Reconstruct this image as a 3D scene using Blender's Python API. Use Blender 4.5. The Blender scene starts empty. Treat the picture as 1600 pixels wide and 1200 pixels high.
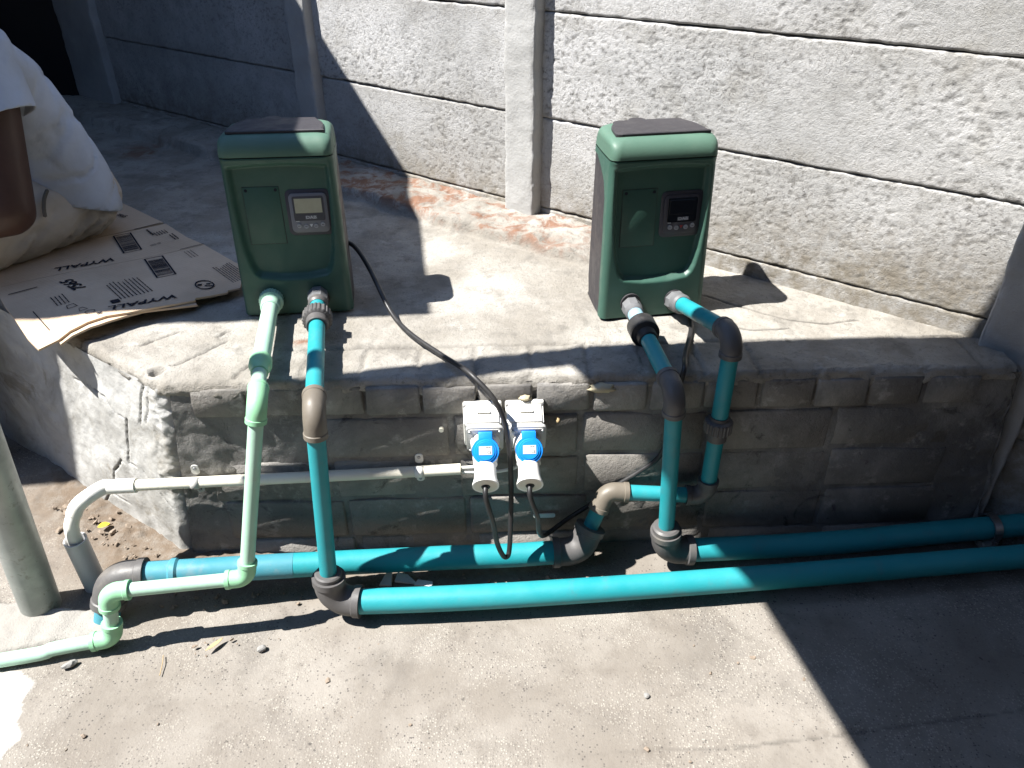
import bpy, bmesh, math, random
import numpy as np
from mathutils import Vector, Matrix, Quaternion
random.seed(7)
S = bpy.context.scene
COL = S.collection
R = math.radians

# ------------------------------------------------------------------ camera, sky, sun, exposure
cam = bpy.data.cameras.new('camera'); cam.lens = 27.0; cam.sensor_width = 36.0
cam.clip_start = 0.02; cam.clip_end = 500
camo = bpy.data.objects.new('camera', cam); COL.objects.link(camo)
camo.location = (0, 0, 1.26); camo.rotation_euler = (R(57.0), 0, 0)
S.camera = camo
SUNV = Vector((0.61, 0.12, -1.0)).normalized()          # the way the light travels
w = bpy.data.worlds.new('World'); S.world = w; w.use_nodes = True
nt = w.node_tree; bg = nt.nodes['Background']
sky = nt.nodes.new('ShaderNodeTexSky'); sky.sky_type = 'NISHITA'; sky.sun_disc = False; sky.altitude = 1200; sky.dust_density = .3
sky.sun_elevation = math.asin(-SUNV.z); sky.sun_rotation = math.atan2(-SUNV.x, -SUNV.y)
nt.links.new(sky.outputs[0], bg.inputs[0]); bg.inputs[1].default_value = 0.13
sl = bpy.data.lights.new('sun', 'SUN'); sl.energy = 5.0; sl.angle = R(0.5); sl.color = (1.0, 0.965, 0.91)
so = bpy.data.objects.new('sun', sl); COL.objects.link(so)
so.rotation_euler = SUNV.to_track_quat('-Z', 'Y').to_euler(); so.location = (-3, 0, 5)
vs = S.view_settings; vs.view_transform = 'Standard'; vs.look = 'None'; vs.gamma = 1.0
vs.use_curve_mapping = False; vs.exposure = 1.5
S.cycles.max_bounces = 4; S.cycles.diffuse_bounces = 3; S.cycles.glossy_bounces = 2; S.cycles.caustics_reflective = False; S.cycles.caustics_refractive = False; S.cycles.use_denoising = True

# ------------------------------------------------------------------ numpy noise
def _grid(seed):
    return np.random.RandomState(seed).rand(256, 256)
_G = {}
def vn(x, y, seed=0):
    g = _G.setdefault(seed, _grid(seed))
    xi = np.floor(x).astype(int); yi = np.floor(y).astype(int)
    fx = x - xi; fy = y - yi
    fx = fx*fx*(3-2*fx); fy = fy*fy*(3-2*fy)
    a = g[xi % 256, yi % 256]; b = g[(xi+1) % 256, yi % 256]
    c = g[xi % 256, (yi+1) % 256]; d = g[(xi+1) % 256, (yi+1) % 256]
    return (a*(1-fx)+b*fx)*(1-fy)+(c*(1-fx)+d*fx)*fy
def fbm(x, y, sc, octv=4, seed=0, gain=.5):
    t = 0; amp = 1; tot = 0
    for i in range(octv):
        t = t+amp*(vn(x*sc+i*17.3, y*sc+i*9.1, seed+i)-.5)*2; tot += amp
        amp *= gain; sc *= 2.03
    return t/tot
def sstep(a, b, x):
    t = np.clip((x-a)/(b-a), 0, 1); return t*t*(3-2*t)
def segdist(px, py, poly, closed=False):
    d = np.full(px.shape, 1e9)
    pts = list(poly)+([poly[0]] if closed else [])
    for (x0, y0), (x1, y1) in zip(pts[:-1], pts[1:]):
        dx, dy = x1-x0, y1-y0
        t = np.clip(((px-x0)*dx+(py-y0)*dy)/(dx*dx+dy*dy+1e-12), 0, 1)
        d = np.minimum(d, np.hypot(px-x0-t*dx, py-y0-t*dy))
    return d
def inside(px, py, poly):
    r = np.zeros(px.shape, bool); n = len(poly)
    for i in range(n):
        x0, y0 = poly[i]; x1, y1 = poly[(i+1) % n]
        c = ((y0 > py) != (y1 > py))
        xx = (x1-x0)*(py-y0)/((y1-y0) if y1 != y0 else 1e-12)+x0
        r ^= c & (px < xx)
    return r

# ------------------------------------------------------------------ object helpers
def mesh_obj(name, verts, faces, mat, parent=None, smooth=True):
    me = bpy.data.meshes.new(name); me.from_pydata([tuple(v) for v in verts], [], faces)
    me.validate(); me.update()
    if smooth: me.polygons.foreach_set('use_smooth', [True]*len(me.polygons))
    if mat: me.materials.append(mat)
    o = bpy.data.objects.new(name, me); COL.objects.link(o)
    if parent: o.parent = parent
    return o
def grid_obj(name, P, mat, parent=None, smooth=True, attrs=None, closed_u=False, mask=None):
    """P: (rows, cols, 3)"""
    nv, nu = P.shape[:2]
    idx = np.arange(nv*nu).reshape(nv, nu)
    if closed_u: idx = np.concatenate([idx, idx[:, :1]], 1)
    q = np.stack([idx[:-1, :-1], idx[:-1, 1:], idx[1:, 1:], idx[1:, :-1]], -1).reshape(-1, 4)
    if mask is not None: q = q[mask.reshape(-1)]
    me = bpy.data.meshes.new(name)
    me.vertices.add(nv*nu); me.vertices.foreach_set('co', P.astype(np.float32).reshape(-1))
    me.loops.add(q.size); me.loops.foreach_set('vertex_index', q.reshape(-1).astype(np.int32))
    me.polygons.add(len(q)); me.polygons.foreach_set('loop_start', np.arange(0, q.size, 4, dtype=np.int32))
    me.update(calc_edges=True); me.validate()
    if mask is not None:
        bm = bmesh.new(); bm.from_mesh(me)
        bmesh.ops.delete(bm, geom=[v for v in bm.verts if not v.link_faces], context='VERTS')
        bm.to_mesh(me); bm.free()
    if smooth: me.polygons.foreach_set('use_smooth', [True]*len(me.polygons))
    for k, a in (attrs or {}).items():
        at = me.attributes.new(k, 'FLOAT', 'POINT'); at.data.foreach_set('value', a.astype(np.float32).reshape(-1))
    if mat: me.materials.append(mat)
    o = bpy.data.objects.new(name, me); COL.objects.link(o)
    if parent: o.parent = parent
    return o
def empty(name, loc=(0, 0, 0), rz=0):
    o = bpy.data.objects.new(name, None); COL.objects.link(o); o.location = loc; o.rotation_euler = (0, 0, rz)
    o.empty_display_size = .05
    return o
def tag(o, label=None, cat=None, group=None, kind=None):
    if label: o['label'] = label
    if cat: o['category'] = cat
    if group: o['group'] = group
    if kind: o['kind'] = kind
    return o
def bm_obj(name, bm, mat, parent=None, smooth=False):
    me = bpy.data.meshes.new(name); bm.to_mesh(me); bm.free()
    if smooth: me.polygons.foreach_set('use_smooth', [True]*len(me.polygons))
    if mat: me.materials.append(mat)
    o = bpy.data.objects.new(name, me); COL.objects.link(o)
    if parent: o.parent = parent
    return o
def box_bm(sx, sy, sz, bev=0, seg=2, M=None):
    bm = bmesh.new(); bmesh.ops.create_cube(bm, size=1)
    bmesh.ops.scale(bm, vec=(sx, sy, sz), verts=bm.verts)
    if bev: bmesh.ops.bevel(bm, geom=bm.edges[:], offset=bev, segments=seg, profile=.5, affect='EDGES')
    if M is not None: bmesh.ops.transform(bm, matrix=M, verts=bm.verts)
    return bm
def box(name, c, size, mat, parent=None, bev=0.002, seg=2, M=None, smooth=True):
    T = Matrix.Translation(c)
    if M is not None: T = M @ T
    o = bm_obj(name, box_bm(*size, bev, seg, T), mat, parent, False)
    if smooth: shade_auto(o)
    return o
def shade_auto(o, ang=40):
    me = o.data
    me.polygons.foreach_set('use_smooth', [True]*len(me.polygons))
    bm = bmesh.new(); bm.from_mesh(me); a = R(ang)
    for e in bm.edges:
        if len(e.link_faces) == 2 and e.calc_face_angle(0) > a: e.smooth = False
    bm.to_mesh(me); bm.free()
def frames(pts):
    pts = [Vector(p) for p in pts]; n = len(pts); T = []
    for i in range(n):
        a = pts[max(i-1, 0)]; b = pts[min(i+1, n-1)]
        t = (b-a); T.append(t.normalized() if t.length > 1e-9 else Vector((0, 0, 1)))
    up = Vector((0, 0, 1)) if abs(T[0].z) < .9 else Vector((0, 1, 0))
    N = [(up-T[0]*up.dot(T[0])).normalized()]
    for i in range(1, n):
        q = T[i-1].rotation_difference(T[i]); v = q @ N[-1]; N.append((v-T[i]*v.dot(T[i])).normalized())
    return pts, T, N
def tube(name, pts, rad, mat, parent=None, nseg=24, caps=True, ribs=0, ribd=0, hard=True):
    """sweep of a circle; rad = number or list of one radius per point"""
    pts, T, N = frames(pts); n = len(pts)
    rs = list(rad) if hasattr(rad, '__len__') else [rad]*n
    V = []; F = []
    for i in range(n):
        B = T[i].cross(N[i])
        for k in range(nseg):
            a = 2*math.pi*k/nseg; r = rs[i]
            if ribs and ribd: r = r+(ribd if (k*ribs//nseg*2+ (k*ribs*2//nseg)) % 2 else 0)
            V.append(pts[i]+N[i]*math.cos(a)*r+B*math.sin(a)*r)
    for i in range(n-1):
        for k in range(nseg):
            F.append((i*nseg+k, i*nseg+(k+1) % nseg, (i+1)*nseg+(k+1) % nseg, (i+1)*nseg+k))
    if caps:
        F.append(tuple(range(nseg-1, -1, -1))); F.append(tuple((n-1)*nseg+k for k in range(nseg)))
    o = mesh_obj(name, V, F, mat, parent)
    bm = bmesh.new(); bm.from_mesh(o.data); bmesh.ops.recalc_face_normals(bm, faces=bm.faces); bm.to_mesh(o.data); bm.free()
    if hard: shade_auto(o, 38)
    return o
def arc_pts(P, d1, d2, L1, L2, rb, n=10):
    """path from P+d1*L1 through a rounded corner to P+d2*L2"""
    P = Vector(P); d1 = Vector(d1).normalized(); d2 = Vector(d2).normalized()
    ang = d1.angle(d2); t = rb/math.tan(ang/2)
    t = min(t, L1*.95, L2*.95); rb = t*math.tan(ang/2)
    a = P+d1*t; b = P+d2*t; out = [P+d1*L1]
    cc = P+(d1+d2).normalized()*(rb/math.sin(ang/2))
    va = a-cc; vb = b-cc; th = va.angle(vb)
    for i in range(n+1):
        f = i/n
        out.append(cc+(va*math.sin((1-f)*th)+vb*math.sin(f*th))/math.sin(th))
    out.append(P+d2*L2)
    return out
def elbow(name, P, A, B, r, mat, parent, L=None, rim=.003, rb=None, rimlen=None):
    """socket elbow at corner P whose legs point to A and B"""
    P = Vector(P); d1 = (Vector(A)-P).normalized(); d2 = (Vector(B)-P).normalized()
    L = L or r*2.1; rb = rb or r*1.25
    p = arc_pts(P, d1, d2, L, L, rb, 12)
    rl = rimlen or r*.45
    q = [p[0], p[0]-d1*rl*.9, p[0]-d1*rl]+p[1:-1]+[p[-1]-d2*rl, p[-1]-d2*rl*.9, p[-1]]
    # keep order along the path
    q = [p[0], p[0]-d1*min(rl, L*.5), p[0]-d1*min(rl*1.15, L*.55)]+p[1:-1]+[p[-1]-d2*min(rl*1.15, L*.55), p[-1]-d2*min(rl, L*.5), p[-1]]
    rr = [r+rim, r+rim, r]+[r]*(len(p)-2)+[r, r+rim, r+rim]
    return tube(name, q, rr, mat, parent, 28)
def lathe_along(name, P0, P1, prof, mat, parent, nseg=36, ribs=0, ribd=0, ribrange=None, sides=None):
    """prof: list of (fraction along P0-P1, radius)"""
    P0 = Vector(P0); P1 = Vector(P1); ax = P1-P0; T = ax.normalized()
    up = Vector((0, 0, 1)) if abs(T.z) < .9 else Vector((0, 1, 0))
    N = (up-T*up.dot(T)).normalized(); B = T.cross(N)
    n = sides or nseg; V = []; F = []
    for (f, r) in prof:
        for k in range(n):
            a = 2*math.pi*(k+.5)/n; rr = r
            if ribs and ribrange and ribrange[0] <= f <= ribrange[1]:
                rr = r+ribd*(1 if math.cos(a*ribs) > 0 else 0)
            V.append(P0+ax*f+N*math.cos(a)*rr+B*math.sin(a)*rr)
    m = len(prof)
    for i in range(m-1):
        for k in range(n):
            F.append((i*n+k, i*n+(k+1) % n, (i+1)*n+(k+1) % n, (i+1)*n+k))
    F.append(tuple(range(n-1, -1, -1))); F.append(tuple((m-1)*n+k for k in range(n)))
    o = mesh_obj(name, V, F, mat, parent)
    bm = bmesh.new(); bm.from_mesh(o.data); bmesh.ops.recalc_face_normals(bm, faces=bm.faces); bm.to_mesh(o.data); bm.free()
    shade_auto(o, 32)
    return o
def smooth_path(pts, sub=8):
    P = [Vector(p) for p in pts]; out = []
    for i in range(len(P)-1):
        p0 = P[max(i-1, 0)]; p1 = P[i]; p2 = P[i+1]; p3 = P[min(i+2, len(P)-1)]
        for k in range(sub):
            t = k/sub
            out.append(.5*((2*p1)+(-p0+p2)*t+(2*p0-5*p1+4*p2-p3)*t*t+(-p0+3*p1-3*p2+p3)*t*t*t))
    out.append(P[-1]); return out
def text_obj(name, s, size, mat, parent, M, extrude=.0003, shear=0, sx=1, bold=0):
    cu = bpy.data.curves.new(name, 'FONT'); cu.body = s; cu.size = size; cu.extrude = extrude
    cu.align_x = 'CENTER'; cu.align_y = 'CENTER'; cu.shear = shear; cu.resolution_u = 3; cu.offset = bold
    tmp = bpy.data.objects.new('tmp', cu); COL.objects.link(tmp)
    dg = bpy.context.evaluated_depsgraph_get()
    me = bpy.data.meshes.new_from_object(tmp.evaluated_get(dg))
    bpy.data.objects.remove(tmp); bpy.data.curves.remove(cu)
    me.transform(M @ Matrix.Diagonal((sx, 1, 1, 1)))
    me.materials.clear(); me.materials.append(mat); me.name = name
    o = bpy.data.objects.new(name, me); COL.objects.link(o); o.parent = parent
    return o

# ------------------------------------------------------------------ materials
class NB:
    def __init__(s, name):
        s.m = bpy.data.materials.new(name); s.m.use_nodes = True; s.t = s.m.node_tree
        s.b = s.t.nodes['Principled BSDF']
        g = s.t.nodes.new('ShaderNodeNewGeometry'); s.pos = g.outputs['Position']
    def n(s, ty, **kw):
        o = s.t.nodes.new(ty)
        for k, v in kw.items(): setattr(o, k, v)
        return o
    def link(s, a, b): s.t.links.new(a, b)
    def val(s, sock, v):
        if hasattr(v, 'links') or hasattr(v, 'is_linked'): s.link(v, sock)
        else: sock.default_value = v
    def noise(s, scale, detail=4, rough=.55, co=None, dist=0):
        o = s.n('ShaderNodeTexNoise'); o.inputs['Scale'].default_value = scale
        o.inputs['Detail'].default_value = detail; o.inputs['Roughness'].default_value = rough
        o.inputs['Distortion'].default_value = dist
        s.link(co or s.pos, o.inputs['Vector']); return o.outputs['Fac']
    def vor(s, scale, feat='F1', out='Distance', co=None, rnd=1):
        o = s.n('ShaderNodeTexVoronoi'); o.feature = feat; o.inputs['Scale'].default_value = scale
        o.inputs['Randomness'].default_value = rnd
        s.link(co or s.pos, o.inputs['Vector']); return o.outputs[out]
    def ramp(s, f, a, b, va=0.0, vb=1.0):
        o = s.n('ShaderNodeMapRange'); o.interpolation_type = 'SMOOTHSTEP'
        s.link(f, o.inputs[0]); o.inputs[1].default_value = a; o.inputs[2].default_value = b
        o.inputs[3].default_value = va; o.inputs[4].default_value = vb; return o.outputs[0]
    def mix(s, f, a, b, mode='MIX'):
        o = s.n('ShaderNodeMix'); o.data_type = 'RGBA'; o.blend_type = mode
        s.val(o.inputs[0], f)
        for sock, v in ((o.inputs[6], a), (o.inputs[7], b)):
            if isinstance(v, (tuple, list)): sock.default_value = (*v[:3], 1)
            else: s.link(v, sock)
        return o.outputs[2]
    def math(s, op, a, b=0.0):
        o = s.n('ShaderNodeMath'); o.operation = op; s.val(o.inputs[0], a); s.val(o.inputs[1], b); return o.outputs[0]
    def attr(s, name):
        o = s.n('ShaderNodeAttribute'); o.attribute_name = name; return o.outputs['Fac']
    def bump(s, h, dist, strength=1.0, prev=None):
        o = s.n('ShaderNodeBump'); o.inputs['Distance'].default_value = dist; o.inputs['Strength'].default_value = strength
        s.link(h, o.inputs['Height'])
        if prev: s.link(prev, o.inputs['Normal'])
        return o.outputs[0]
    def out(s, col=None, rough=.85, normal=None, spec=.3, metal=0, dim=None):
        if dim: col = s.mix(1.0, col, (dim, dim, dim), 'MULTIPLY')
        if col is not None:
            if isinstance(col, (tuple, list)): s.b.inputs['Base Color'].default_value = (*col[:3], 1)
            else: s.link(col, s.b.inputs['Base Color'])
        s.val(s.b.inputs['Roughness'], rough)
        s.b.inputs['Specular IOR Level'].default_value = spec; s.b.inputs['Metallic'].default_value = metal
        if normal: s.link(normal, s.b.inputs['Normal'])
        return s.m
def m_plastic(name, col, rough=.42, dirt=.25, dcol=(.16, .14, .12), fade=None, spec=.4, scratch=True):
    k = NB(name)
    d = k.ramp(k.noise(22, 6, .65), .52, .72)
    c = k.mix(k.math('MULTIPLY', d, dirt), col, dcol)
    big = k.noise(6, 3)
    c = k.mix(k.ramp(big, .35, .7, 0, .5 if fade else .18), c, fade or tuple(min(1, q*1.25+.01) for q in col))
    sp = k.ramp(k.noise(330, 2), .70, .74)
    c = k.mix(k.math('MULTIPLY', sp, .35*min(1, dirt*3)), c, dcol)
    rr = k.ramp(k.noise(30, 4), .3, .7, rough-.08, rough+.14)
    n = k.bump(k.noise(160, 3), .0006, .35)
    return k.out(c, rr, n, spec)

def m_wall():
    k = NB('precast_concrete')
    big = k.noise(2.2, 5, .6); mid = k.noise(11, 5, .6); fine = k.noise(150, 6, .75)
    c = k.mix(k.ramp(big, .35, .68), (.44, .44, .435), (.60, .60, .60))
    c = k.mix(k.ramp(mid, .50, .75, 0, .5), c, (.33, .315, .28))
    c = k.mix(k.ramp(fine, .50, .72, 0, .55), c, (.22, .215, .20))
    c = k.mix(k.math('MULTIPLY', k.attr('pit'), .6), c, (.15, .147, .14))
    c = k.mix(k.ramp(k.noise(4.5, 7, .72, dist=.4), .50, .68, 0, .50), c, (.29, .29, .28))
    worm = k.ramp(k.noise(165, 3, .6, dist=1.2), .57, .64)
    rg = k.ramp(k.noise(3.2, 3), .42, .6, .15, 1)
    c = k.mix(k.math('MULTIPLY', k.math('MULTIPLY', worm, rg), .55), c, (.13, .125, .115))
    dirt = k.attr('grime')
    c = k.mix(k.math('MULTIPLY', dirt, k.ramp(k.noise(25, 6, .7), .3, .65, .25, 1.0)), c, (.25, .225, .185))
    n = k.bump(k.noise(190, 6, .78), .0052, .7)
    n = k.bump(k.math('MULTIPLY', worm, rg), -.003, .5, n)
    n = k.bump(k.noise(480, 3, .6), .0015, .6, n)
    return k.out(c, .92, n, .2, dim=0.88)
def m_post():
    k = NB('post_concrete')
    big = k.noise(5, 5, .6); fine = k.noise(160, 4, .65)
    c = k.mix(k.ramp(big, .3, .7), (.40, .40, .39), (.52, .52, .51))
    c = k.mix(k.ramp(fine, .55, .75, 0, .4), c, (.28, .27, .25))
    n = k.bump(k.noise(130, 5, .65), .003, .5)
    return k.out(c, .9, n, .2, dim=0.78)
def m_top():
    k = NB('worn_screed')
    big = k.noise(4.5, 5, .62); mid = k.noise(19, 6, .65); fine = k.noise(150, 5, .7)
    c = k.mix(k.ramp(big, .36, .64), (.35, .325, .285), (.52, .495, .45))
    c = k.mix(k.ramp(mid, .5, .68, 0, .6), c, (.25, .235, .21))
    c = k.mix(k.ramp(fine, .55, .72, 0, .5), c, (.20, .19, .17))
    sp = k.ramp(k.vor(210), .16, .10)
    c = k.mix(k.math('MULTIPLY', sp, k.ramp(k.noise(40, 2), .45, .6)), c, (.10, .092, .085))
    c = k.mix(k.ramp(k.noise(60, 5, .8, dist=.8), .57, .66, 0, .55), c, (.19, .175, .15))
    st = k.math('MULTIPLY', k.attr('stain'), k.ramp(k.noise(14, 6, .7, dist=.6), .44, .60))
    c = k.mix(k.math('MULTIPLY', st, .9), c, (.29, .15, .095))
    c = k.mix(k.math('MULTIPLY', k.attr('crack'), .8), c, (.05, .045, .04))
    wst = k.math('MULTIPLY', k.ramp(k.noise(8.5, 7, .7), .60, .68), .55)
    c = k.mix(wst, c, (.60, .585, .55))
    n = k.bump(k.noise(85, 6, .75), .008, .7)
    n = k.bump(k.noise(330, 4, .65), .0022, .7, n)
    return k.out(c, .93, n, .18, dim=0.70)
def m_brickface(name='grimy_brick', base=(.36, .345, .32), lo=(.20, .194, .186), hi=(.48, .465, .435)):
    k = NB(name)
    o = k.n('ShaderNodeObjectInfo')
    big = k.noise(5, 6, .65, dist=.4); mid = k.noise(22, 6, .7); fine = k.noise(170, 5, .7)
    c = k.mix(k.ramp(big, .36, .62), lo, base)
    c = k.mix(k.math('MULTIPLY', o.outputs['Random'], .35), c, (.20, .175, .15))
    c = k.mix(k.ramp(mid, .55, .72, 0, .7), c, hi)
    c = k.mix(k.ramp(k.noise(9, 7, .75, dist=1.2), .56, .68, 0, .75), c, (.07, .067, .065))
    c = k.mix(k.ramp(fine, .58, .75, 0, .5), c, (.07, .066, .06))
    n = k.bump(k.noise(60, 6, .72), .007, .55)
    n = k.bump(k.noise(260, 4, .65), .002, .6, n)
    return k.out(c, .93, n, .18, dim=0.8)
def m_render():
    k = NB('cracked_render')
    big = k.noise(5.5, 6, .62, dist=.5); mid = k.noise(26, 6, .66); fine = k.noise(190, 4, .7)
    c = k.mix(k.ramp(big, .38, .62), (.38, .375, .355), (.58, .58, .565))
    c = k.mix(k.ramp(k.noise(7.5, 6, .7, dist=.8), .56, .70, 0, .75), c, (.25, .225, .18))
    c = k.mix(k.ramp(mid, .56, .7, 0, .4), c, (.30, .285, .25))
    c = k.mix(k.ramp(fine, .62, .75, 0, .35), c, (.2, .19, .17))
    c = k.mix(k.math('MULTIPLY', k.attr('crack'), .85), c, (.06, .055, .05))
    n = k.bump(k.noise(55, 6, .68), .006, .4)
    n = k.bump(k.noise(300, 3, .6), .0012, .5, n)
    return k.out(c, .9, n, .2, dim=0.74)
def m_ground():
    k = NB('worn_concrete_floor')
    big = k.noise(2.6, 5, .6, dist=.3); mid = k.noise(12, 6, .65); fine = k.noise(240, 4, .7)
    c = k.mix(k.ramp(big, .35, .66), (.33, .295, .255), (.46, .425, .38))
    c = k.mix(k.ramp(mid, .48, .72, 0, .6), c, (.25, .22, .19))
    c = k.mix(k.ramp(k.noise(3.3, 5, .65, dist=.6), .52, .70, 0, .45), c, (.22, .20, .18))
    cell = k.vor(235, 'F1', 'Color'); dist = k.vor(235)
    sep = k.n('ShaderNodeSeparateColor'); k.link(cell, sep.inputs[0])
    stone = k.ramp(dist, .48, .34)
    worn = k.ramp(k.noise(5, 4, .6), .40, .62)
    light = k.math('MULTIPLY', k.math('MULTIPLY', k.ramp(sep.outputs[0], .55, .6), stone), worn)
    dark = k.math('MULTIPLY', k.math('MULTIPLY', k.ramp(sep.outputs[1], .86, .9), stone), k.ramp(k.noise(7, 4, .6), .42, .6, .35, 1))
    c = k.mix(k.math('MULTIPLY', light, .6), c, (.70, .66, .58))
    c = k.mix(k.math('MULTIPLY', dark, .8), c, (.12, .11, .105))
    wv_ = k.n('ShaderNodeVectorMath'); wv_.operation = 'ADD'; nz_ = k.n('ShaderNodeTexNoise'); nz_.inputs['Scale'].default_value = 160; k.link(k.pos, nz_.inputs['Vector']); sc_ = k.n('ShaderNodeVectorMath'); sc_.operation = 'SCALE'; sc_.inputs['Scale'].default_value = .012; k.link(nz_.outputs['Color'], sc_.inputs[0]); k.link(k.pos, wv_.inputs[0]); k.link(sc_.outputs[0], wv_.inputs[1])
    cell2 = k.vor(95, 'F1', 'Color', wv_.outputs[0]); d2 = k.vor(95, 'F1', 'Distance', wv_.outputs[0])
    s2 = k.n('ShaderNodeSeparateColor'); k.link(cell2, s2.inputs[0])
    dk2 = k.math('MULTIPLY', k.math('MULTIPLY', k.ramp(s2.outputs[0], .955, .965), k.ramp(d2, .34, .22)), k.ramp(k.noise(4, 3), .45, .6))
    c = k.mix(k.math('MULTIPLY', dk2, .75), c, (.10, .095, .09))
    c = k.mix(k.ramp(fine, .56, .74, 0, .4), c, (.19, .17, .15))
    c = k.mix(k.math('MULTIPLY', k.attr('patch'), .8), c, (.52, .50, .465))
    c = k.mix(k.math('MULTIPLY', k.attr('soil'), k.ramp(k.noise(30, 6, .7), .3, .6, .3, .9)), c, (.235, .175, .125))
    c = k.mix(k.math('MULTIPLY', k.attr('crack'), .7), c, (.08, .075, .07))
    c = k.mix(k.math('MULTIPLY', k.attr('paint'), k.ramp(k.noise(60, 5, .7), .25, .42, .4, .95)), c, (1.0, .98, .94))
    n = k.bump(k.noise(130, 5, .7), .0022, .6)
    n = k.bump(k.math('MULTIPLY', stone, worn), .0015, .5, n)
    return k.out(c, .92, n, .2, dim=0.53)
def m_simple(name, col, rough=.5, spec=.4, metal=0, bump=0):
    k = NB(name); n = k.bump(k.noise(200, 3), .0005, bump) if bump else None
    c = k.mix(k.ramp(k.noise(35, 4), .35, .7, 0, .35), col, tuple(q*.72 for q in col))
    return k.out(c, rough, n, spec, metal)
def m_galv():
    k = NB('weathered_galvanised_steel')
    c = k.mix(k.ramp(k.noise(9, 5, .6), .35, .65), (.25, .265, .25), (.36, .37, .35))
    c = k.mix(k.ramp(k.noise(45, 5, .7), .58, .72, 0, .7), c, (.16, .15, .13))
    c = k.mix(k.ramp(k.noise(140, 3, .7), .66, .72, 0, .6), c, (.10, .09, .075))
    return k.out(c, k.ramp(k.noise(20, 3), .3, .7, .42, .62), k.bump(k.noise(110, 4), .001, .3), .5, .35)
def m_cloth(name, col, dark):
    k = NB(name)
    c = k.mix(k.ramp(k.noise(9, 5, .6), .35, .7), col, dark)
    n = k.bump(k.noise(14, 3, .5, dist=.7), .012, .35)
    n = k.bump(k.noise(700, 2), .0006, .5, n)
    return k.out(c, .95, n, .1)
def m_card():
    k = NB('corrugated_cardboard')
    mp = k.n('ShaderNodeMapping'); mp.inputs['Rotation'].default_value = (0, 0, R(36)); k.link(k.pos, mp.inputs[0])
    wv = k.n('ShaderNodeTexWave'); wv.bands_direction = 'Y'; wv.inputs['Scale'].default_value = 40; wv.inputs['Distortion'].default_value = .3
    k.link(mp.outputs[0], wv.inputs[0])
    c = k.mix(k.ramp(k.noise(6, 5), .35, .7), (.54, .415, .30), (.45, .34, .24))
    c = k.mix(k.ramp(k.noise(400, 2), .6, .75, 0, .25), c, (.26, .19, .13))
    n = k.bump(wv.outputs['Fac'], .0006, .12); n = k.bump(k.noise(25, 3), .006, .3, n)
    return k.out(c, .85, n, .15)
M = {}
M['wall'] = m_wall(); M['post'] = m_post(); M['top'] = m_top(); M['brick'] = m_brickface()
M['mortar'] = m_brickface('grimy_mortar', (.29, .282, .268), (.165, .162, .158), (.50, .485, .45))
M['render'] = m_render(); M['ground'] = m_ground(); M['galv'] = m_galv()
M['turq'] = m_plastic('turquoise_pipe', (.013, .240, .275), .48, .34, (.09, .16, .17), fade=(.035, .285, .315))
M['turq_old'] = m_plastic('faded_turquoise_pipe', (.035, .20, .255), .55, .5, (.18, .21, .22), fade=(.09, .27, .34))
M['mint'] = m_plastic('mint_green_pipe', (.32, .515, .40), .5, .4, (.27, .33, .25), fade=(.41, .585, .48))
M['mint_fit'] = m_plastic('green_fitting', (.24, .50, .30), .46, .3, (.25, .32, .20))
M['grey_fit'] = m_plastic('dark_grey_fitting', (.085, .082, .082), .48, .35, (.20, .18, .15))
M['brown_fit'] = m_plastic('sun_browned_grey_fitting', (.135, .118, .095), .48, .3, (.20, .18, .15))
M['lgrey_fit'] = m_plastic('light_grey_fitting', (.125, .128, .134), .5, .5, (.08, .08, .08))
M['black_rub'] = m_plastic('black_rubber', (.022, .022, .023), .5, .3, (.12, .11, .10))
M['cable'] = m_plastic('black_cable', (.018, .018, .019), .42, .3, (.10, .095, .09))
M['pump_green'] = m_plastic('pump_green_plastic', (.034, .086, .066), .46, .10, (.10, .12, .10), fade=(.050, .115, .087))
M['pump_cap'] = m_plastic('pump_bleached_lit_green', (.072, .138, .103), .54, .10, (.14, .16, .12), fade=(.105, .18, .135), spec=.3)  # shell green made paler for bleaching and for the sunlight on the cap
M['pump_dark'] = m_plastic('pump_dark_grey_plastic', (.030, .028, .032), .5, .25, (.09, .085, .08), fade=(.045, .042, .046))
M['panel_grey'] = m_plastic('bezel_grey', (.17, .17, .19), .45, .1)
M['panel_dark'] = m_plastic('bezel_dark', (.05, .048, .06), .45, .1)
M['lcd'] = m_simple('lcd_glass_olive', (.36, .35, .255), .25, .5)
M['lcd_off'] = m_simple('lcd_glass_black', (.008, .009, .012), .12, .6)
M['button'] = m_simple('button_grey', (.34, .34, .36), .5)
M['print_white'] = m_simple('print_white', (.62, .62, .64), .6)
M['print_black'] = m_simple('print_black', (.012, .013, .022), .7, .2)
M['white_pl'] = m_plastic('white_plastic', (.74, .735, .70), .4, .2, (.45, .40, .30), fade=(.78, .77, .73))
M['cream_pl'] = m_plastic('cream_conduit', (.66, .635, .54), .45, .3, (.40, .34, .24), fade=(.74, .72, .63))
M['grey_pl'] = m_plastic('pale_grey_plate', (.46, .46, .44), .45, .25, (.30, .27, .2))
M['grey_sleeve'] = m_plastic('pale_grey_sleeve', (.50, .51, .53), .45, .3, (.30, .27, .22))
M['blue_pl'] = m_plastic('socket_blue', (.006, .20, .68), .38, .08, (.02, .10, .3), fade=(.015, .26, .75))
M['sticker'] = m_simple('white_sticker', (.50, .50, .50), .7, .1)
M['steel'] = m_simple('screw_steel', (.30, .30, .31), .35, .5, .8)
M['red'] = m_simple('warning_red', (.42, .05, .05), .5)
M['shirt'] = m_cloth('grey_cotton', (.47, .505, .57), (.40, .425, .475))
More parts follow.
